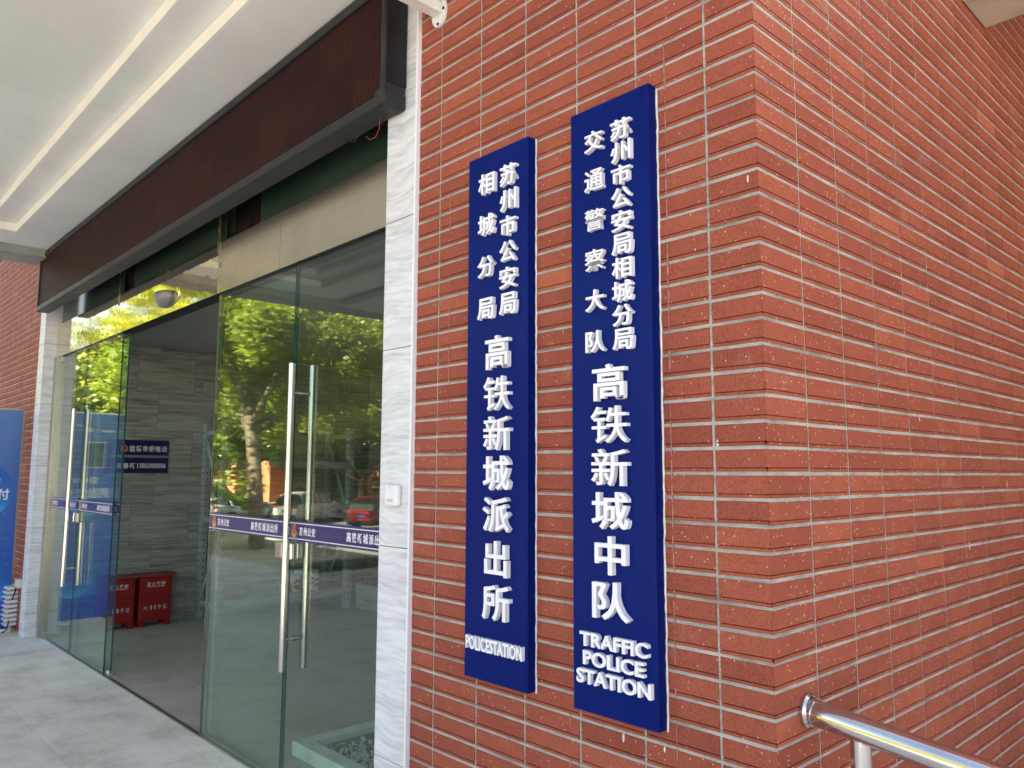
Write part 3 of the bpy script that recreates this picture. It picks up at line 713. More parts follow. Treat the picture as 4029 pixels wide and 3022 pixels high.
# ------------------------------------------------------------------ door bell on the pilaster
bell = empty('doorbell', (-1.675, -.02, 1.53), 'small white wireless doorbell button on the right marble pilaster', 'doorbell')
MB().box(-1.722, -1.634, -.047, -.0205, 1.487, 1.575, .0085).build('housing', M['white_plastic'], bell)
mb = MB()
mb.tube([(-1.681-.008, -.0475, 1.506), (-1.681-.006, -.0475, 1.512), (-1.681-.004, -.0475, 1.5165), (-1.681, -.0475, 1.519), (-1.681+.004, -.0475, 1.5165), (-1.681+.006, -.0475, 1.512), (-1.681+.008, -.0475, 1.506), (-1.681-.008, -.0475, 1.506)], .0005, 5)
for s_ in (-1, 1):
    for k in (.0125, .0165): mb.tube([(-1.681+s_*k, -.0475, 1.506), (-1.681+s_*(k+.0015), -.0475, 1.511), (-1.681+s_*k, -.0475, 1.516)], .0005, 5)
mb.disc((-1.681, -.0475, 1.548), (0, -1, 0), .0012, .0004, 10)
mb.build('bell_mark', M['grey_metal'], bell)
MB().box(-1.688, -1.675, -.0476, -.0471, 1.5605, 1.5635).build('red_mark', plain('orange_print', (.6, .16, .06), .5), bell)

# ------------------------------------------------------------------ camera bracket, top of picture
br_ = empty('camera_bracket', (-1.44, 0, 3.57), 'white steel wall bracket with cables at the top, above the marble pilaster', 'bracket')
pts = [(-1.445+.047*math.cos(a), 3.572+.068*math.sin(a)) for a in [i*2*PI/24 for i in range(24)]]
mb = MB().prism(pts, 'y', -.012, -.0005)
mb.build('wall_plate', M['white_metal'], br_)
MB().box(-1.474, -1.416, -.36, -.012, 3.555, 3.600, .004).build('arm', M['white_metal'], br_)
for x, z in ((-1.445, 3.516), (-1.445, 3.628), (-1.408, 3.572)): MB().disc((x, -.0122, z), (0, -1, 0), .006, .004, 12).build('bolt', M['black'], br_)
MB().tube([(-1.43, -.02, 3.615), (-1.432, -.07, 3.609), (-1.428, -.12, 3.612), (-1.434, -.2, 3.608), (-1.43, -.34, 3.62)], .0065, 8).tube([(-1.445, -.05, 3.606), (-1.45, -.12, 3.608), (-1.446, -.3, 3.61)], .004, 8).build('cable', M['white_plastic'], br_)
MB().tube([(-1.431, -.085, 3.612), (-1.431, -.115, 3.613)], .0095, 10).build('cable_joint', M['black'], br_)
MB().box(-1.50, -1.39, -.62, -.30, 3.625, 3.72, .012).build('camera_housing', M['white_metal'], br_)

# ------------------------------------------------------------------ handrail on the right
hr = empty('handrail', (0, .165, 0), 'polished steel handrail with a yellow stripe running out from the brick side wall', 'handrail')
rp = lambda x, dz=0, dy=0: (x, .165-.012*x+dy, .995-.118*x+dz)
MB().tube([rp(.012), rp(.8), rp(2.4)], .034, 40).build('rail', M['polish'], hr)
MB().tube([(.001, .165, .995), (.010, .165, .995)], .0455, 40).tube([(.010, .165, .995), (.017, .165, .995)], [.0455, .040], 40).tube([(.017, .165, .994), (.024, .165, .993)], .0385, 40).build('flange', M['polish'], hr)
for x in (.142, 1.75): MB().tube([(x, .165-.012*x, 0), (x, .165-.012*x, .995-.118*x-.026)], .0255, 28).build('post', M['polish'], hr)
mb = MB(); nrm = Vector((0, -.975, .222)); tng = Vector((0, .222, .975)); prev = None; v = []; f = []
xs = [.045+i*.03 for i in range(13)]
for i, x in enumerate(xs):
    k = .008*(x-.045)/.36-.004
    c = Vector(rp(x))+nrm*.0342+tng*k
    hw = .0028
    v += [c-tng*hw, c+tng*hw]
    if i: f.append((2*i-2, 2*i-1, 2*i+1, 2*i))
mb.add(v, f); so = mb.build('yellow_stripe', M['yellow'], hr); so.modifiers.new('s', 'SOLIDIFY').thickness = .0006

# ------------------------------------------------------------------ inside the lobby
bd = empty('notice_board', (-7.94, 1.03, 1.78), 'navy hotline notice with white characters and a phone number on the lobby wall', 'sign')
MB().box(-7.948, -7.934, .62, 1.263, 1.607, 1.963, .002).build('panel', M['navy_board'], bd)
mb = MB(); XF = -7.9335
for i, ch in enumerate('监督举报电话'):
    t = fit_text(ch, fx(XF, .879+i*.0668, 1.870), .060, .064, .02, .0012); mb.add(t.v, t.f)
for i, (ch, y) in enumerate((('陈', .748), ('春', .822), ('新', .890))):
    t = fit_text(ch, fx(XF, y, 1.685), .058, .060, .02, .0012); mb.add(t.v, t.f)
t = fit_text('13862400306', fx(XF, 1.088, 1.687), .300, .053, .02, .0012); mb.add(t.v, t.f)
y = .655
while y < 1.25:
    for s_ in (-1, 1): mb.add([(XF+.0008, y, 1.786+s_*.012), (XF+.0008, y+.010, 1.786+s_*.012), (XF+.0008, y+.020, 1.786+s_*.003), (XF+.0008, y+.008, 1.786+s_*.003)], [(0, 1, 2, 3)])
    y += .0255
mb.build('lettering', M['white_print'], bd)
mb = MB().disc((XF, .80, 1.868), (1, 0, 0), .036, .001, 24); mb.build('badge', M['gold'], bd)
MB().disc((XF+.0012, .80, 1.872), (1, 0, 0), .024, .001, 24).build('badge_shield', M['crimson'], bd)

def fire_box(y0, y1, label):
    t = empty('extinguisher_box', (-7.85, (y0+y1)/2, 0), label, 'fire box', 'red extinguisher boxes against the lobby wall')
    xb, xf = -7.945, -7.752
    MB().box(xb, xf, y0, y1, .062, .515, .003).build('cabinet', M['red_paint'], t)
    MB().box(xb, xf+.03, y0-.028, y1+.038, .517, .54, .004).build('lid', M['red_top'], t)
    mb = MB().box(xf+.0005, xf+.008, y0+.022, y1-.022, .33, .498, .003); mb.build('upper_panel', M['red_paint'], t)
    MB().box(xf+.0005, xf+.005, y0+.012, y1-.012, .072, .322, .003).build('lower_panel', M['red_paint'], t)
    for yy, s_ in ((y0, 1), (y1, -1)):
        for xa, xb_ in ((xf-.05, xf), (xb, xb+.05)):
            MB().prism([(yy, .0605), (yy+s_*.075, .0605), (yy+s_*.05, .001), (yy, .001)], 'x', xa, xb_).build('leg', M['red_paint'], t)
    mb = MB(); yc = (y0+y1)/2
    for i, ch in enumerate('灭火器箱'):
        q_ = fit_text(ch, fx(xf+.0082, yc+(i-1.5)*.049, .437), .040, .040, .025, .0008); mb.add(q_.v, q_.f)
    mb.build('lettering', M['white_print'], t)
    MB().box(xf+.0082, xf+.009, yc-.09, yc+.088, .408, .413).build('underline', M['white_print'], t)
    mb = MB()
    for ch, dy, w_ in (('火', -.098, .042), ('1', -.042, .018), ('1', .0, .018), ('9', .044, .028), ('警', .098, .044)):
        q_ = fit_text(ch, fx(xf+.0052, yc+dy, .195), w_, .045, .025, .0008); mb.add(q_.v, q_.f)
    mb.build('lettering', M['worn_print'], t)
fire_box(.977, 1.301, 'red fire extinguisher box clear of the glass door, next to the grey shelf')
fire_box(.605, .929, 'red fire extinguisher box half behind the edge of the left glass door')

sh = empty('steel_shelf', (-7.6, 2.44, 0), 'grey slotted steel storage rack standing in the lobby behind the glass', 'shelf')
def upright(x, y):
    mb = MB(); w_ = .045
    mb.box(x-w_, x+w_, y-.002, y+.002, 0, 2.16); mb.box(x-w_, x-w_+.003, y+.0025, y+.06, 0, 2.16); mb.box(x+w_-.003, x+w_, y+.0025, y+.06, 0, 2.16)
    mb.box(x-w_-.01, x+w_+.01, y-.02, y+.07, 0.0005, .004)
    for z in [.1+i*.075 for i in range(27)]:
        for dx in (-.022, .022): mb.box(x+dx-.005, x+dx+.005, y-.0045, y-.0025, z, z+.02, mi=1)
    # slots also on the aisle side
    for z in [.1+i*.075 for i in range(27)]:
        mb.box(x+w_+.0003, x+w_+.0012, y+.025, y+.037, z, z+.02, mi=1)
    mb.build('upright', [M['shelf_grey'], M['black']], sh)
for x in (-7.365, -7.88):
    for y in (1.635, 3.20): upright(x, y)
for y in (1.66, 3.225):
    for z in (.18, 1.09, 2.06): MB().box(-7.84, -7.41, y-.012, y+.012, z-.025, z+.025).build('cross_bar', M['shelf_grey'], sh)
    for za, zb in ((.25, .9), (1.95, 1.2)):
        a = Vector((-7.84, y, za)); b = Vector((-7.41, y, zb)); d = (b-a).normalized(); n_ = Vector((-d.z, 0, d.x))*.025
        MB().add([a-n_+Vector((0, -.01, 0)), b-n_+Vector((0, -.01, 0)), b+n_+Vector((0, -.01, 0)), a+n_+Vector((0, -.01, 0)), a-n_+Vector((0, .01, 0)), b-n_+Vector((0, .01, 0)), b+n_+Vector((0, .01, 0)), a+n_+Vector((0, .01, 0))], [(0, 1, 2, 3), (4, 7, 6, 5), (0, 4, 5, 1), (1, 5, 6, 2), (2, 6, 7, 3), (3, 7, 4, 0)]).build('cross_brace', M['shelf_grey'], sh)
for z in (.215, .98, 1.72):
    MB().box(-7.36, -7.318, 1.70, 3.20, z-.055, z+.03, .004).box(-7.925, -7.885, 1.70, 3.20, z-.055, z+.03, .004).build('beam', M['shelf_grey'], sh)
    MB().box(-7.88, -7.362, 1.70, 3.198, z+.012, z+.026).build('shelf_board', M['shelf_grey'], sh)
def goods(name, y0, y1, x0, x1, h_, mat, label, cat, stripes=None, bev=.01):
    t = MB().box(x0, x1, y0, y1, .2435, .2435+h_, bev)
    o = tag(t.build(name, mat), label, cat)
    if stripes:
        sb = MB(); rs = random.Random(int(y0*100))
        for i in range(7):
            yy = rs.uniform(y0+.01, y1-.04); zz = .2435+h_*rs.uniform(.15, .7); sb.box(x1+.0004, x1+.0014, yy, yy+rs.uniform(.02, .06), zz, zz+h_*rs.uniform(.08, .2))
        attach(sb.build('printed_mark', stripes), o)
    return o
goods('cardboard_box', 2.10, 2.33, -7.62, -7.38, .13, M['card'], 'plain brown cardboard box low on the grey rack, next to the net bag', 'box')
goods('yellow_packet', 2.36, 2.52, -7.55, -7.38, .12, M['yellow_pack'], 'yellow packet on the low shelf between cardboard and white cartons', 'packet', M['crimson'])
goods('white_carton', 2.53, 2.62, -7.58, -7.38, .20, M['pale_panel'], 'narrow white carton with red print, behind the door handle on the low shelf', 'carton', M['crimson'])
goods('white_carton', 2.66, 2.86, -7.60, -7.38, .24, M['pale_panel'], 'wide white carton with red print on the low shelf, right of the handle', 'carton', M['crimson'])
s_ = bmesh.new(); bmesh.ops.create_icosphere(s_, subdivisions=4, radius=1)
for v in s_.verts:
    n_ = noise.noise(v.co*3.2)*.16+noise.noise(v.co*8)*.05; v.co = v.co*(1+n_)
    v.co = (-7.52+v.co.x*.12, 1.90+v.co.y*.17, .2435+.058+max(-.9, v.co.z)*.062)
thing('net_bag', MB().bm(s_, 0, True), M['net_red'], 'lumpy red net bag lying on the low shelf of the grey rack', 'bag')

# gravel bed with stone kerb behind the right pane
pl = empty('gravel_planter', (-2.5, 1.4, 0), 'low pale stone kerb round a gravel bed behind the right glass door', 'planter')
PX0, PX1, PY0, PY1, KW = -3.265, -1.76, .39, 2.5, .095
mb = MB().box(PX0, PX1, PY0, PY0+KW, .002, .082, .006).box(PX0, PX0+KW, PY0+KW+.001, PY1, .002, .081, .006).box(PX0+KW+.001, PX1, PY1-KW, PY1, .002, .081, .006)
mb.build('kerb', M['kerb_stone'], pl)
MB().box(PX0+KW+.002, PX1, PY0+KW+.002, PY1-KW-.002, .002, .045).build('soil', M['dark_stone'], pl)
rg = np.random.RandomState(3); ico = bmesh.new(); bmesh.ops.create_icosphere(ico, subdivisions=1, radius=1)
iv = np.array([v.co[:] for v in ico.verts]); ifc = [[v.index for v in f_.verts] for f_ in ico.faces]; ico.free()
mb = MB()
for k in range(3000):
    if k < 2300: x = rg.uniform(PX0+KW+.02, PX1-.01); y = rg.uniform(PY0+KW+.02, 1.7)
    else: x = rg.uniform(PX0+KW+.02, PX1-.01); y = rg.uniform(1.7, PY1-KW-.02)
    edge = min(1, (x-PX0-KW)/.25, (y-PY0-KW)/.10+.35)
    if rg.rand() > edge+.1: continue
    r_ = rg.uniform(.008, .016)
    ax = rg.normal(size=(3, 3)); qm, _ = np.linalg.qr(ax)
    p_ = (iv*(1+rg.uniform(-.22, .22, (len(iv), 1))))*np.array([r_, r_*rg.uniform(.6, 1), r_*rg.uniform(.45, .8)])
    p_ = p_@qm.T+np.array([x, y, .046+rg.uniform(0, .02)*edge])
    mb.add(p_.tolist(), ifc)
tag(mb.build('gravel', M['pebble'], recalc=False), 'pale grey gravel filling the kerbed bed behind the glass', 'gravel', kind='stuff')
# conduit box high on the lobby wall
thing('wall_box', MB().box(-7.948, -7.90, 1.62, 1.76, 2.52, 2.66, .006), M['paint_in'], 'grey junction box high on the lobby wall above the rack', 'box')

# ------------------------------------------------------------------ left end: standee, socket, leaned panels, cable
st = empty('poster_stand', (-8.52, -.37, 0), 'tall blue advertising stand with white characters and bubbles by the left brick wall', 'poster stand')
SX = -8.512
def lean(x, z): return x
MB().box(SX-.012, SX, -.70, -.05, .03, 2.26).build('poster', M['poster'], st)
MB().box(SX-.02, SX+.004, -.716, -.7005, .03, 2.27).box(SX-.02, SX+.004, -.0495, -.034, .03, 2.27).box(SX-.02, SX+.004, -.70, -.05, 2.261, 2.275).build('frame', M['steel_dull'], st)
MB().box(SX-.25, SX+.02, -.69, -.64, .001, .029, .004).box(SX-.25, SX+.02, -.11, -.06, .001, .029, .004).build('foot', M['black'], st)
def ring_disc(cy, cz, r_, name):
    v = [(SX+.0006, cy+r_*math.cos(i*2*PI/48), cz+r_*math.sin(i*2*PI/48)) for i in range(48)]
    v = [(a, min(-.051, max(-.699, b)), c) for a, b, c in v]
    mb = MB().add(v, [tuple(range(48))]); mb.build(name, M['bubble'], st, recalc=False)
ring_disc(-.37, 1.42, .28, 'bubble'); ring_disc(-.27, .47, .215, 'bubble'); ring_disc(-.6, .95, .07, 'bubble')
for p_ in [o for o in C.objects if o.name.startswith('bubble')]:
    p_.data.flip_normals() if p_.data.polygons[0].normal.x < 0 else None
mb = MB()
for i, ch in enumerate('刷脸支付'):
    t = fit_text(ch, fx(SX+.001, -.53+i*.118, 1.385), .108, .115, .02, .0012); mb.add(t.v, t.f)
for i, ch in enumerate('支付宝'):
    t = fit_text(ch, fx(SX+.001, -.345+i*.056, 1.525), .048, .050, .02, .0012); mb.add(t.v, t.f)
mb.disc((SX+.001, -.36, 2.08), (1, 0, 0), .026, .001, 24)
mb.box(SX+.001, SX+.002, -.60, -.47, 2.06, 2.085)
mb.build('lettering', M['letter'], st)
mb = MB().box(SX+.0004, SX+.0018, -.455, -.385, 1.49, 1.56, .0004); mb.build('logo_tile', M['letter'], st)
t = fit_text('支', fx(SX+.0019, -.42, 1.525), .054, .052, .02, .0008); t.build('logo_mark', M['poster'], st)
MB().box(SX+.0005, SX+.003, -.52, -.30, 1.66, 1.95).build('device_frame', M['pale_panel'], st)
MB().box(SX+.0032, SX+.005, -.508, -.312, 1.672, 1.938).build('device_screen', plain('screen_print', (.03, .05, .14), .2), st)
sk = empty('wall_socket', (-8.29, 0, .5), 'small cream socket box low on the brick beside the left marble pilaster', 'socket')
MB().box(-8.335, -8.185, -.05, -.001, .455, .54, .004).build('box', plain('cream_plastic', (.66, .62, .50), .4), sk)
MB().box(-8.36, -8.3355, -.045, -.012, .46, .50, .004).build('plug', M['black'], sk)
thing('power_cable', MB().tube([(-8.352, -.03, .462), (-8.37, -.035, .40), (-8.39, -.06, .30), (-8.405, -.07, .2), (-8.37, -.075, .1), (-8.35, -.09, .03), (-8.36, -.12, .008), (-8.42, -.16, .007), (-8.50, -.2, .007), (-8.6, -.22, .007)], .006, 8), M['black'], 'black power cable hanging from the socket down to the paving behind the blue stand', 'cable')
mb = MB(); rz = random.Random(2)
for i in range(9):
    a = .06+i*.045; mb.prism([(-.10, a), (-.004-.0, a+.004), (-.004, a+.036), (-.10+rz.uniform(-.012, .012), a+.030), (-.125+rz.uniform(-.01, .01), a+.018)], 'x', -8.60, -8.375+rz.uniform(-.01, .006))
thing('pleated_panel', mb, M['pale_panel'], 'white pleated sheet stacked against the brick between blue stand and pilaster', 'panel')
thing('power_strip', MB().box(-8.42, -8.37, -.24, -.05, .001, .035, .005), M['white_plastic'], 'white power strip on the paving at the foot of the blue stand', 'power strip')

# ------------------------------------------------------------------ what the glass reflects: trees, cars, far building
def fast_mesh(name, V, F4, mats, mi=None, tone=None):
    me = bpy.data.meshes.new(name); nv, nf = len(V), len(F4)
    me.vertices.add(nv); me.vertices.foreach_set('co', np.asarray(V, np.float32).ravel())
    me.loops.add(nf*4); me.loops.foreach_set('vertex_index', np.asarray(F4, np.int32).ravel())
    me.polygons.add(nf); me.polygons.foreach_set('loop_start', np.arange(nf, dtype=np.int32)*4)
    for m_ in mats: me.materials.append(m_)
    if tone is not None:
        at = me.attributes.new('tone', 'FLOAT', 'FACE'); at.data.foreach_set('value', np.asarray(tone, np.float32))
    me.update(calc_edges=True); me.validate(); return me
def tree(x, y, h, rad, trunk_r, fork, label, seed, leafm='leaf', nleaf=15000, size=.17, lean=(0, 0), low=.28, gap=False):
    rn = np.random.RandomState(seed); rp_ = random.Random(seed)
    t = empty('tree', (x, y, ZG), label, 'tree', 'street trees across the car park')
    base = Vector((x, y, ZG)); tops = []
    mb = MB(); top = base+Vector((lean[0], lean[1], h*fork))
    mid = base+Vector((lean[0]*.4+.1, lean[1]*.4, h*fork*.5))
    mb.tube([base, mid, top], [trunk_r*1.25, trunk_r, trunk_r*.8], 10)
    def limb(p, d, L, r_, lvl):
        q = p+d*L*.5+Vector((rp_.uniform(-.12, .12), rp_.uniform(-.12, .12), rp_.uniform(0, .15)))*L
        e = p+d*L+Vector((0, 0, .12*L))
        mb.tube([p, q, e], [r_, r_*.75, r_*.5], 7)
        tops.append(e); tops.append(q)
        if lvl < 2:
            for k in range(3 if lvl == 0 else 2):
                a = rp_.uniform(0, 2*PI); dd = (d+Vector((math.cos(a)*.75, math.sin(a)*.75, rp_.uniform(-.25, .5)))).normalized()
                limb(e if k else q, dd, L*rp_.uniform(.5, .75), r_*.5, lvl+1)
    nb = 6
    for k in range(nb):
        a = k*2*PI/nb+rp_.uniform(-.4, .4); el = rp_.uniform(.25, 1.1)
        limb(top-Vector((0, 0, rp_.uniform(0, h*fork*.35))), Vector((math.cos(a)*math.cos(el), math.sin(a)*math.cos(el), math.sin(el))), rad*rp_.uniform(.5, .75), trunk_r*.5, 0)
    mb.build('trunk', M['bark'], t)
    # leaves gather in clumps round the twig ends and through the crown's volume
    cz = h*(low+1)/2
    extra = []
    while len(extra) < 60:
        p = rn.uniform(-1, 1, 3)
        r_ = np.linalg.norm(p)
        if .35 < r_ < 1: extra.append(np.array([x+lean[0], y+lean[1], ZG+cz])+p*np.array([rad, rad, h*(1-low)/2]))
    cent = np.array([list(p) for p in tops if p.z > ZG+h*low*.8]+[list(e) for e in extra])
    cr = rn.uniform(.35, .95, len(cent))*rad*.24
    wts = cr**2; idx = rn.choice(len(cent), nleaf, p=wts/wts.sum())
    d = rn.normal(size=(nleaf, 3)); d /= np.linalg.norm(d, axis=1)[:, None]
    d *= (rn.uniform(0.25, 1, (nleaf, 1)))**.6
    P = cent[idx]+d*cr[idx][:, None]*np.array([1.1, 1.1, .75])
    if gap:                                  # a bare window in the foliage where the pale trunk shows
        rel = P-np.array([x+lean[0]*.5, y+lean[1]*.5, 0]); vd = np.array([.92, .39])
        along = rel[:, 0]*vd[0]+rel[:, 1]*vd[1]; side = np.abs(rel[:, 0]*-vd[1]+rel[:, 1]*vd[0])
        P = P[~((along > -.3) & (side < .75) & (P[:, 2] > 2.3) & (P[:, 2] < 5.3))]; 
        idx = idx[:len(P)]; nleaf = len(P)
    a = rn.normal(size=(nleaf, 3)); a[:, 2] *= .5; a /= np.linalg.norm(a, axis=1)[:, None]
    b = np.cross(a, rn.normal(size=(nleaf, 3))); b /= np.linalg.norm(b, axis=1)[:, None]
    s1 = size*rn.uniform(.6, 1.2, (nleaf, 1)); s2 = s1*.5
    V = np.stack([P-a*s1, P+b*s2, P+a*s1, P-b*s2], 1).reshape(-1, 3)
    F = np.arange(nleaf*4).reshape(-1, 4)
    tone = np.clip(rn.uniform(0, 1, len(cent))[idx]*.6+rn.uniform(0, .5, nleaf), 0, 1)
    me = fast_mesh('crown', V, F, [M[leafm]], tone=tone)
    o = bpy.data.objects.new('crown', me); C.objects.link(o); attach(o, t)
tree(-26.8, -11.0, 12, 4.8, .25, .50, 'stout sunlit tree with a pale forked trunk in front of the white cars', 11, 'leaf', 34000, .15, (-.7, .3), low=.12, gap=True)
tree(-38.1, -22.4, 12.5, 5.8, .17, .24, 'slim dark trunked tree spreading low behind the red car', 12, 'leaf', 26000, .16, (.3, 0), low=.42)
tree(-44, -14.2, 14, 5.5, .22, .35, 'tall tree in the second row, behind the stout pale trunked tree', 13, 'leaf', 18000, .2, low=.25)
tree(-29.0, -21.5, 11.5, 4.4, .2, .35, 'green tree at the right end of the row, past the red car', 14, 'leaf', 15000, .18, low=.38)
tree(-42, -21.5, 13, 5.4, .22, .4, 'tall dark tree towards the orange building, in the middle of the far row', 15, 'leaf_dark', 14000, .22, low=.45)
tree(-37, -7.5, 8.5, 4.2, .22, .35, 'yellow green tree at the near left of the row by the road', 16, 'leaf', 16000, .18, low=.22)
tree(-47, -11.5, 13, 5.5, .25, .35, 'far left tree at the end of the road', 17, 'leaf_dark', 15000, .24, low=.2)
tree(-64, -27.0, 12, 5.0, .22, .4, 'tree against the orange building at the back', 18, 'leaf', 12000, .24, low=.4)

tree(-45, -24.5, 8, 4.6, .16, .2, 'low bushy tree behind the stout pale trunked tree', 19, 'leaf_dark', 18000, .17, low=.05)
tree(-61, -24.0, 10, 5.0, .18, .3, 'round dense tree before the left part of the orange building', 20, 'leaf_dark', 13000, .2, low=.42)
tree(-56, -19.0, 14, 6.5, .25, .3, 'big dense tree closing the far end of the car park', 21, 'leaf', 16000, .28, low=.12)
def car(x, y, rz, paint, label, H=1.66, L=4.5, W=1.84, sedan=False):
    t = empty('parked_car', (x, y, ZG), label, 'car', 'cars parked across from the station')
    cs, sn = math.cos(rz), math.sin(rz)
    def Wd(px, py, pz): return (x+px*cs-py*sn, y+px*sn+py*cs, ZG+pz)
    hw = W/2; b0 = .26
    # stations from nose (+x) to tail: position, belt height, top height, half widths
    if sedan: stn = [(.5, .62, .66), (.475, .72, .76), (.40, .82, .86), (.24, .90, .95), (.10, .94, 1.30), (-.02, .96, 1.46), (-.16, .97, 1.47), (-.29, .98, 1.28), (-.38, .98, 1.02), (-.47, .92, .97), (-.5, .66, .72)]
    else: stn = [(.5, .68, .72), (.475, .86, .90), (.38, .96, 1.00), (.25, 1.02, 1.08), (.12, 1.05, 1.42), (.02, 1.07, H-.06), (-.12, 1.08, H), (-.28, 1.09, H-.02), (-.39, 1.09, H-.12), (-.455, 1.06, 1.28), (-.495, .92, .98)]
    rings = []
    for i, (px, bl, tp) in enumerate(stn):
        e = 1-.16*max(0, abs(px)-.36)/.14; roof = (tp-bl) > .25
        wr = hw*e*(.74 if roof else .90)
        rings.append([(px*L, 0, b0), (px*L, hw*e*.86, b0), (px*L, hw*e*.985, .42), (px*L, hw*e, .66*bl+.1), (px*L, hw*e*.97, bl), (px*L, wr, tp-.05 if roof else tp-.015), (px*L, wr*.55, tp), (px*L, 0, tp+.01)])
    body = MB(); gl = MB(); k = len(rings[0])
    for s_ in (1, -1):
        for i in range(len(rings)-1):
            for j in range(k-1):
                qd = [rings[i][j], rings[i+1][j], rings[i+1][j+1], rings[i][j+1]]
                qd = [Wd(a, b*s_, c) for a, b, c in qd]
                roofy = (stn[i][2]-stn[i][1] > .25) and (stn[i+1][2]-stn[i+1][1] > .25)
                slope = ((stn[i][2]-stn[i][1] > .25) != (stn[i+1][2]-stn[i+1][1] > .25)) or abs(stn[i][2]-stn[i+1][2]) > .15
                isg = (j == 4 and roofy) or (j in (4, 5, 6) and slope and max(stn[i][2], stn[i+1][2]) > 1.2)
                (gl if isg else body).add(qd, [(0, 1, 2, 3)], 0, not isg)
        for r_ in (rings[0], rings[-1]): body.add([Wd(a, b*s_, c) for a, b, c in r_], [tuple(range(k))])
    body.build('body', paint, t); gl.build('window', M['car_glass'], t)
    # pillars
    for s_ in (1, -1):
        pb = MB()
        for i in ((4, 6, 8) if not sedan else (4, 6, 7)):
            a = rings[i][4]; b = rings[i][5]; pb.tube([Wd(a[0], (a[1]+.004)*s_, a[2]), Wd(b[0], (b[1]+.006)*s_, b[2])], .035, 6)
        pb.build('pillar', paint, t)
    for px in (.31*L, -.29*L):
        for s_ in (1, -1):
            wb = MB().tube([Wd(px, s_*(hw-.20), .335), Wd(px, s_*(hw+.004), .335)], .335, 28); o = wb.build('wheel', M['tyre'], t)
            attach2(MB().tube([Wd(px, s_*(hw+.005), .335), Wd(px, s_*(hw+.014), .335)], .21, 20).build('rim', M['polish']), o)
    def bx(px0, px1, py0, py1, z0, z1, mat, name):
        v = [Wd(a, b, c) for a in (px0, px1) for b in (py0, py1) for c in (z0, z1)]
        MB().add(v, [(0, 1, 3, 2), (4, 6, 7, 5), (0, 4, 5, 1), (2, 3, 7, 6), (0, 2, 6, 4), (1, 5, 7, 3)]).build(name, mat, t)
    tl = -.5*L
    bx(tl-.03, tl+.10, -hw*.80, hw*.80, .26, .50, M['car_dark'], 'rear_bumper'); bx(.5*L-.12, .5*L+.02, -hw*.8, hw*.8, .26, .44, M['car_dark'], 'front_bumper')
    for s_ in (1, -1):
        bx(tl+.015, tl+.12, s_*hw*.52, s_*hw*.86, .86, .97, M['lamp_red'], 'tail_lamp'); bx(.5*L-.16, .5*L-.03, s_*hw*.5, s_*hw*.84, .64, .74, M['lamp_clear'], 'headlight')
        bx(.17*L, .20*L, s_*hw*.97, s_*(hw*.97+.2), 1.0, 1.13, paint, 'wing_mirror')
    bx(tl-.004, tl+.05, -.5, .5, .80, .825, M['polish'], 'tailgate_trim')
    bx(tl-.012, tl+.05, -.22, .22, .63, .77, M['plate_blue'], 'number_plate')
    return t
HD = math.atan2(-.9, -.42)
car(-32.75, -20.6, HD, M['car_red'], 'red hatchback parked with its tail towards the station, nearest of the cars')
car(-39.6, -20.2, HD, M['car_white'], 'white estate car with its tail towards the station behind the stout tree', 1.72, 4.7)
car(-42.0, -17.2, HD+.2, M['car_silver'], 'silver saloon left of the white estate car', sedan=True, H=1.48)
car(-47.5, -27.0, HD+PI/2, M['car_silver'], 'silver saloon parked side on under the orange building', sedan=True, H=1.48)
car(-42.6, -27.4, HD+PI/2, M['car_dark'], 'dark saloon parked side on behind the red hatchback', sedan=True, H=1.48)
car(-36.0, -24.8, HD, M['car_dark'], 'dark off-roader past the right side of the red hatchback', 1.74)
car(-52.0, -20.0, HD+PI/2, M['car_white'], 'white van like car far off at the left end of the row', 1.9, 4.9)
# lawn strips and hedge blades
def lawn(name, x0, x1, y0, y1, n, seed, label):
    rn = np.random.RandomState(seed); P = np.stack([rn.uniform(x0, x1, n), rn.uniform(y0, y1, n), np.full(n, ZG)], 1)
    hgt = rn.uniform(.06, .2, (n, 1)); a = rn.uniform(0, 2*PI, n); dx = np.stack([np.cos(a), np.sin(a), np.zeros(n)], 1)*.03; l = rn.normal(0, .05, (n, 3)); l[:, 2] = 0
    V = np.stack([P-dx, P+dx, P+dx*.3+l+np.array([0, 0, 1])*hgt, P-dx*.3+l+np.array([0, 0, 1])*hgt], 1).reshape(-1, 3)
    b = np.array([[x0, y0, ZG+.02], [x1, y0, ZG+.02], [x1, y1, ZG+.02], [x0, y1, ZG+.02]])
    F = np.vstack([np.arange(n*4).reshape(-1, 4), [[n*4, n*4+1, n*4+2, n*4+3]]])
    me = fast_mesh(name, np.vstack([V, b]), F, [M['grass']])
    o = bpy.data.objects.new(name, me); C.objects.link(o); tag(o, label, 'grass', kind='stuff')
lawn('grass', -20.6, -19.0, -30, -9.0, 9000, 1, 'strip of green lawn beside the road in front of the car park')
lawn('grass', -52, -24, -17.6, -16.7, 9000, 2, 'strip of lawn along the row of street trees')
lawn('grass', -31, -24, -30, -19.5, 8000, 3, 'sunlit lawn to the right of the red car')
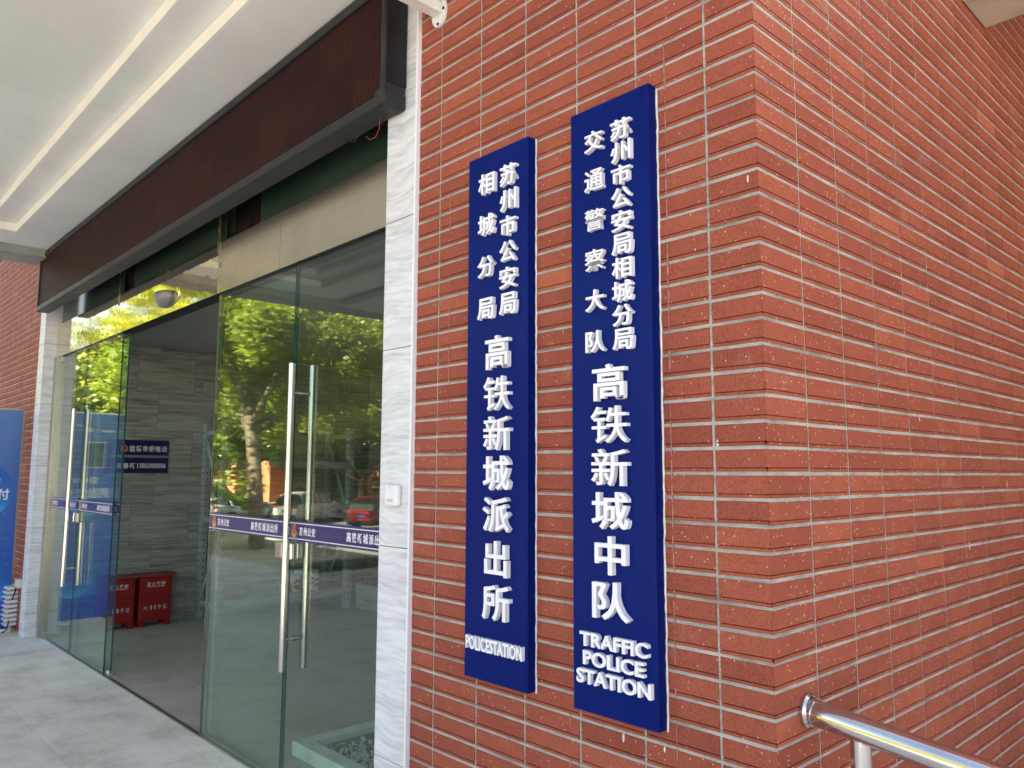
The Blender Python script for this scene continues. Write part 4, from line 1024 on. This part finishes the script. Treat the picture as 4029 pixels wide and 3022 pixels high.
# far buildings
fb = empty('orange_building', (-55, -36, ZG), 'orange rendered building with a white cornice and dark arcade behind the cars', 'building')
y0 = -31.5
mb = MB().box(-85, -36, y0-9, y0-3.0, ZG, 9); mb.box(-85, -36, y0-3, y0, 4.0, 9)
for xx in (-84, -76.5, -69, -62): mb.box(xx-.9, xx+.9, y0-2.99, y0-.02, ZG, 3.2)
mb.box(-55.4, -36, y0-2.99, y0-.02, ZG, 3.2)
mb.build('wall', M['orange_wall'], fb)
MB().box(-85.5, -35.5, y0-2.99, y0+.35, 3.203, 3.997).box(-85.5, -35.5, y0-9.2, y0+.3, 9.003, 9.5).build('cornice', M['white_wall'], fb)
for xx in range(-82, -37, 5):
    o = MB().box(xx-.9, xx+.9, y0+.003, y0+.06, 5.0, 7.4).build('window', M['dark_window'], fb)
    attach2(MB().box(-.95+xx, .95+xx, y0+.004, y0+.12, 4.88, 4.99).build('sill', M['white_wall']), o)
MB().box(-49.8, -47.2, y0-.015, y0+.05, ZG+1.0, 2.4).build('window', M['dark_window'], fb)
wb = empty('white_building', (-95, -16, ZG), 'distant white block at the far end of the road', 'building')
MB().box(-110, -92, -28, -6, ZG, 14).build('wall', M['white_wall'], wb)
mb = MB()
for i in range(6):
    for k in range(4): mb.box(-91.99, -91.9, -26.5+i*3.5, -24.6+i*3.5, 1+k*3.2, 2.7+k*3.2)
for i, f_ in enumerate(range(0, len(mb.f), 6)):
    q = MB(); q.add(mb.v[i*8:(i+1)*8], [tuple(a-i*8 for a in f) for f in mb.f[f_:f_+6]]); q.build('window', M['dark_window'], wb)
def lamp(x, y, label):
    t = empty('street_lamp', (x, y, ZG), label, 'street lamp', 'black lantern posts by the car park')
    MB().tube([(x, y, ZG), (x, y, ZG+.6), (x, y, ZG+.62), (x, y, ZG+4.3)], [.13, .12, .06, .05], 10).tube([(x-.55, y, ZG+3.75), (x, y, ZG+3.55), (x+.55, y, ZG+3.75)], .03, 8).build('post', M['dark_metal'], t)
    for dx, dz in ((-.55, 3.78), (.55, 3.78), (0, 4.3)):
        o = MB().tube([(x+dx, y, ZG+dz), (x+dx, y, ZG+dz+.42)], [.10, .17], 8).build('lantern', M['lamp_clear'], t)
        attach2(MB().tube([(x+dx, y, ZG+dz+.421), (x+dx, y, ZG+dz+.5), (x+dx, y, ZG+dz+.62)], [.21, .12, .01], 8).build('cap', M['dark_metal']), o)
lamp(-43.2, -22.8, 'black three lantern post left of the slim dark tree')
lamp(-34.5, -22.2, 'black three lantern post at the right of the slim dark tree')
for o in C.objects:
    if o.type == 'MESH' and o.parent is None and 'kind' not in o and 'label' not in o: print('UNTAGGED', o.name)
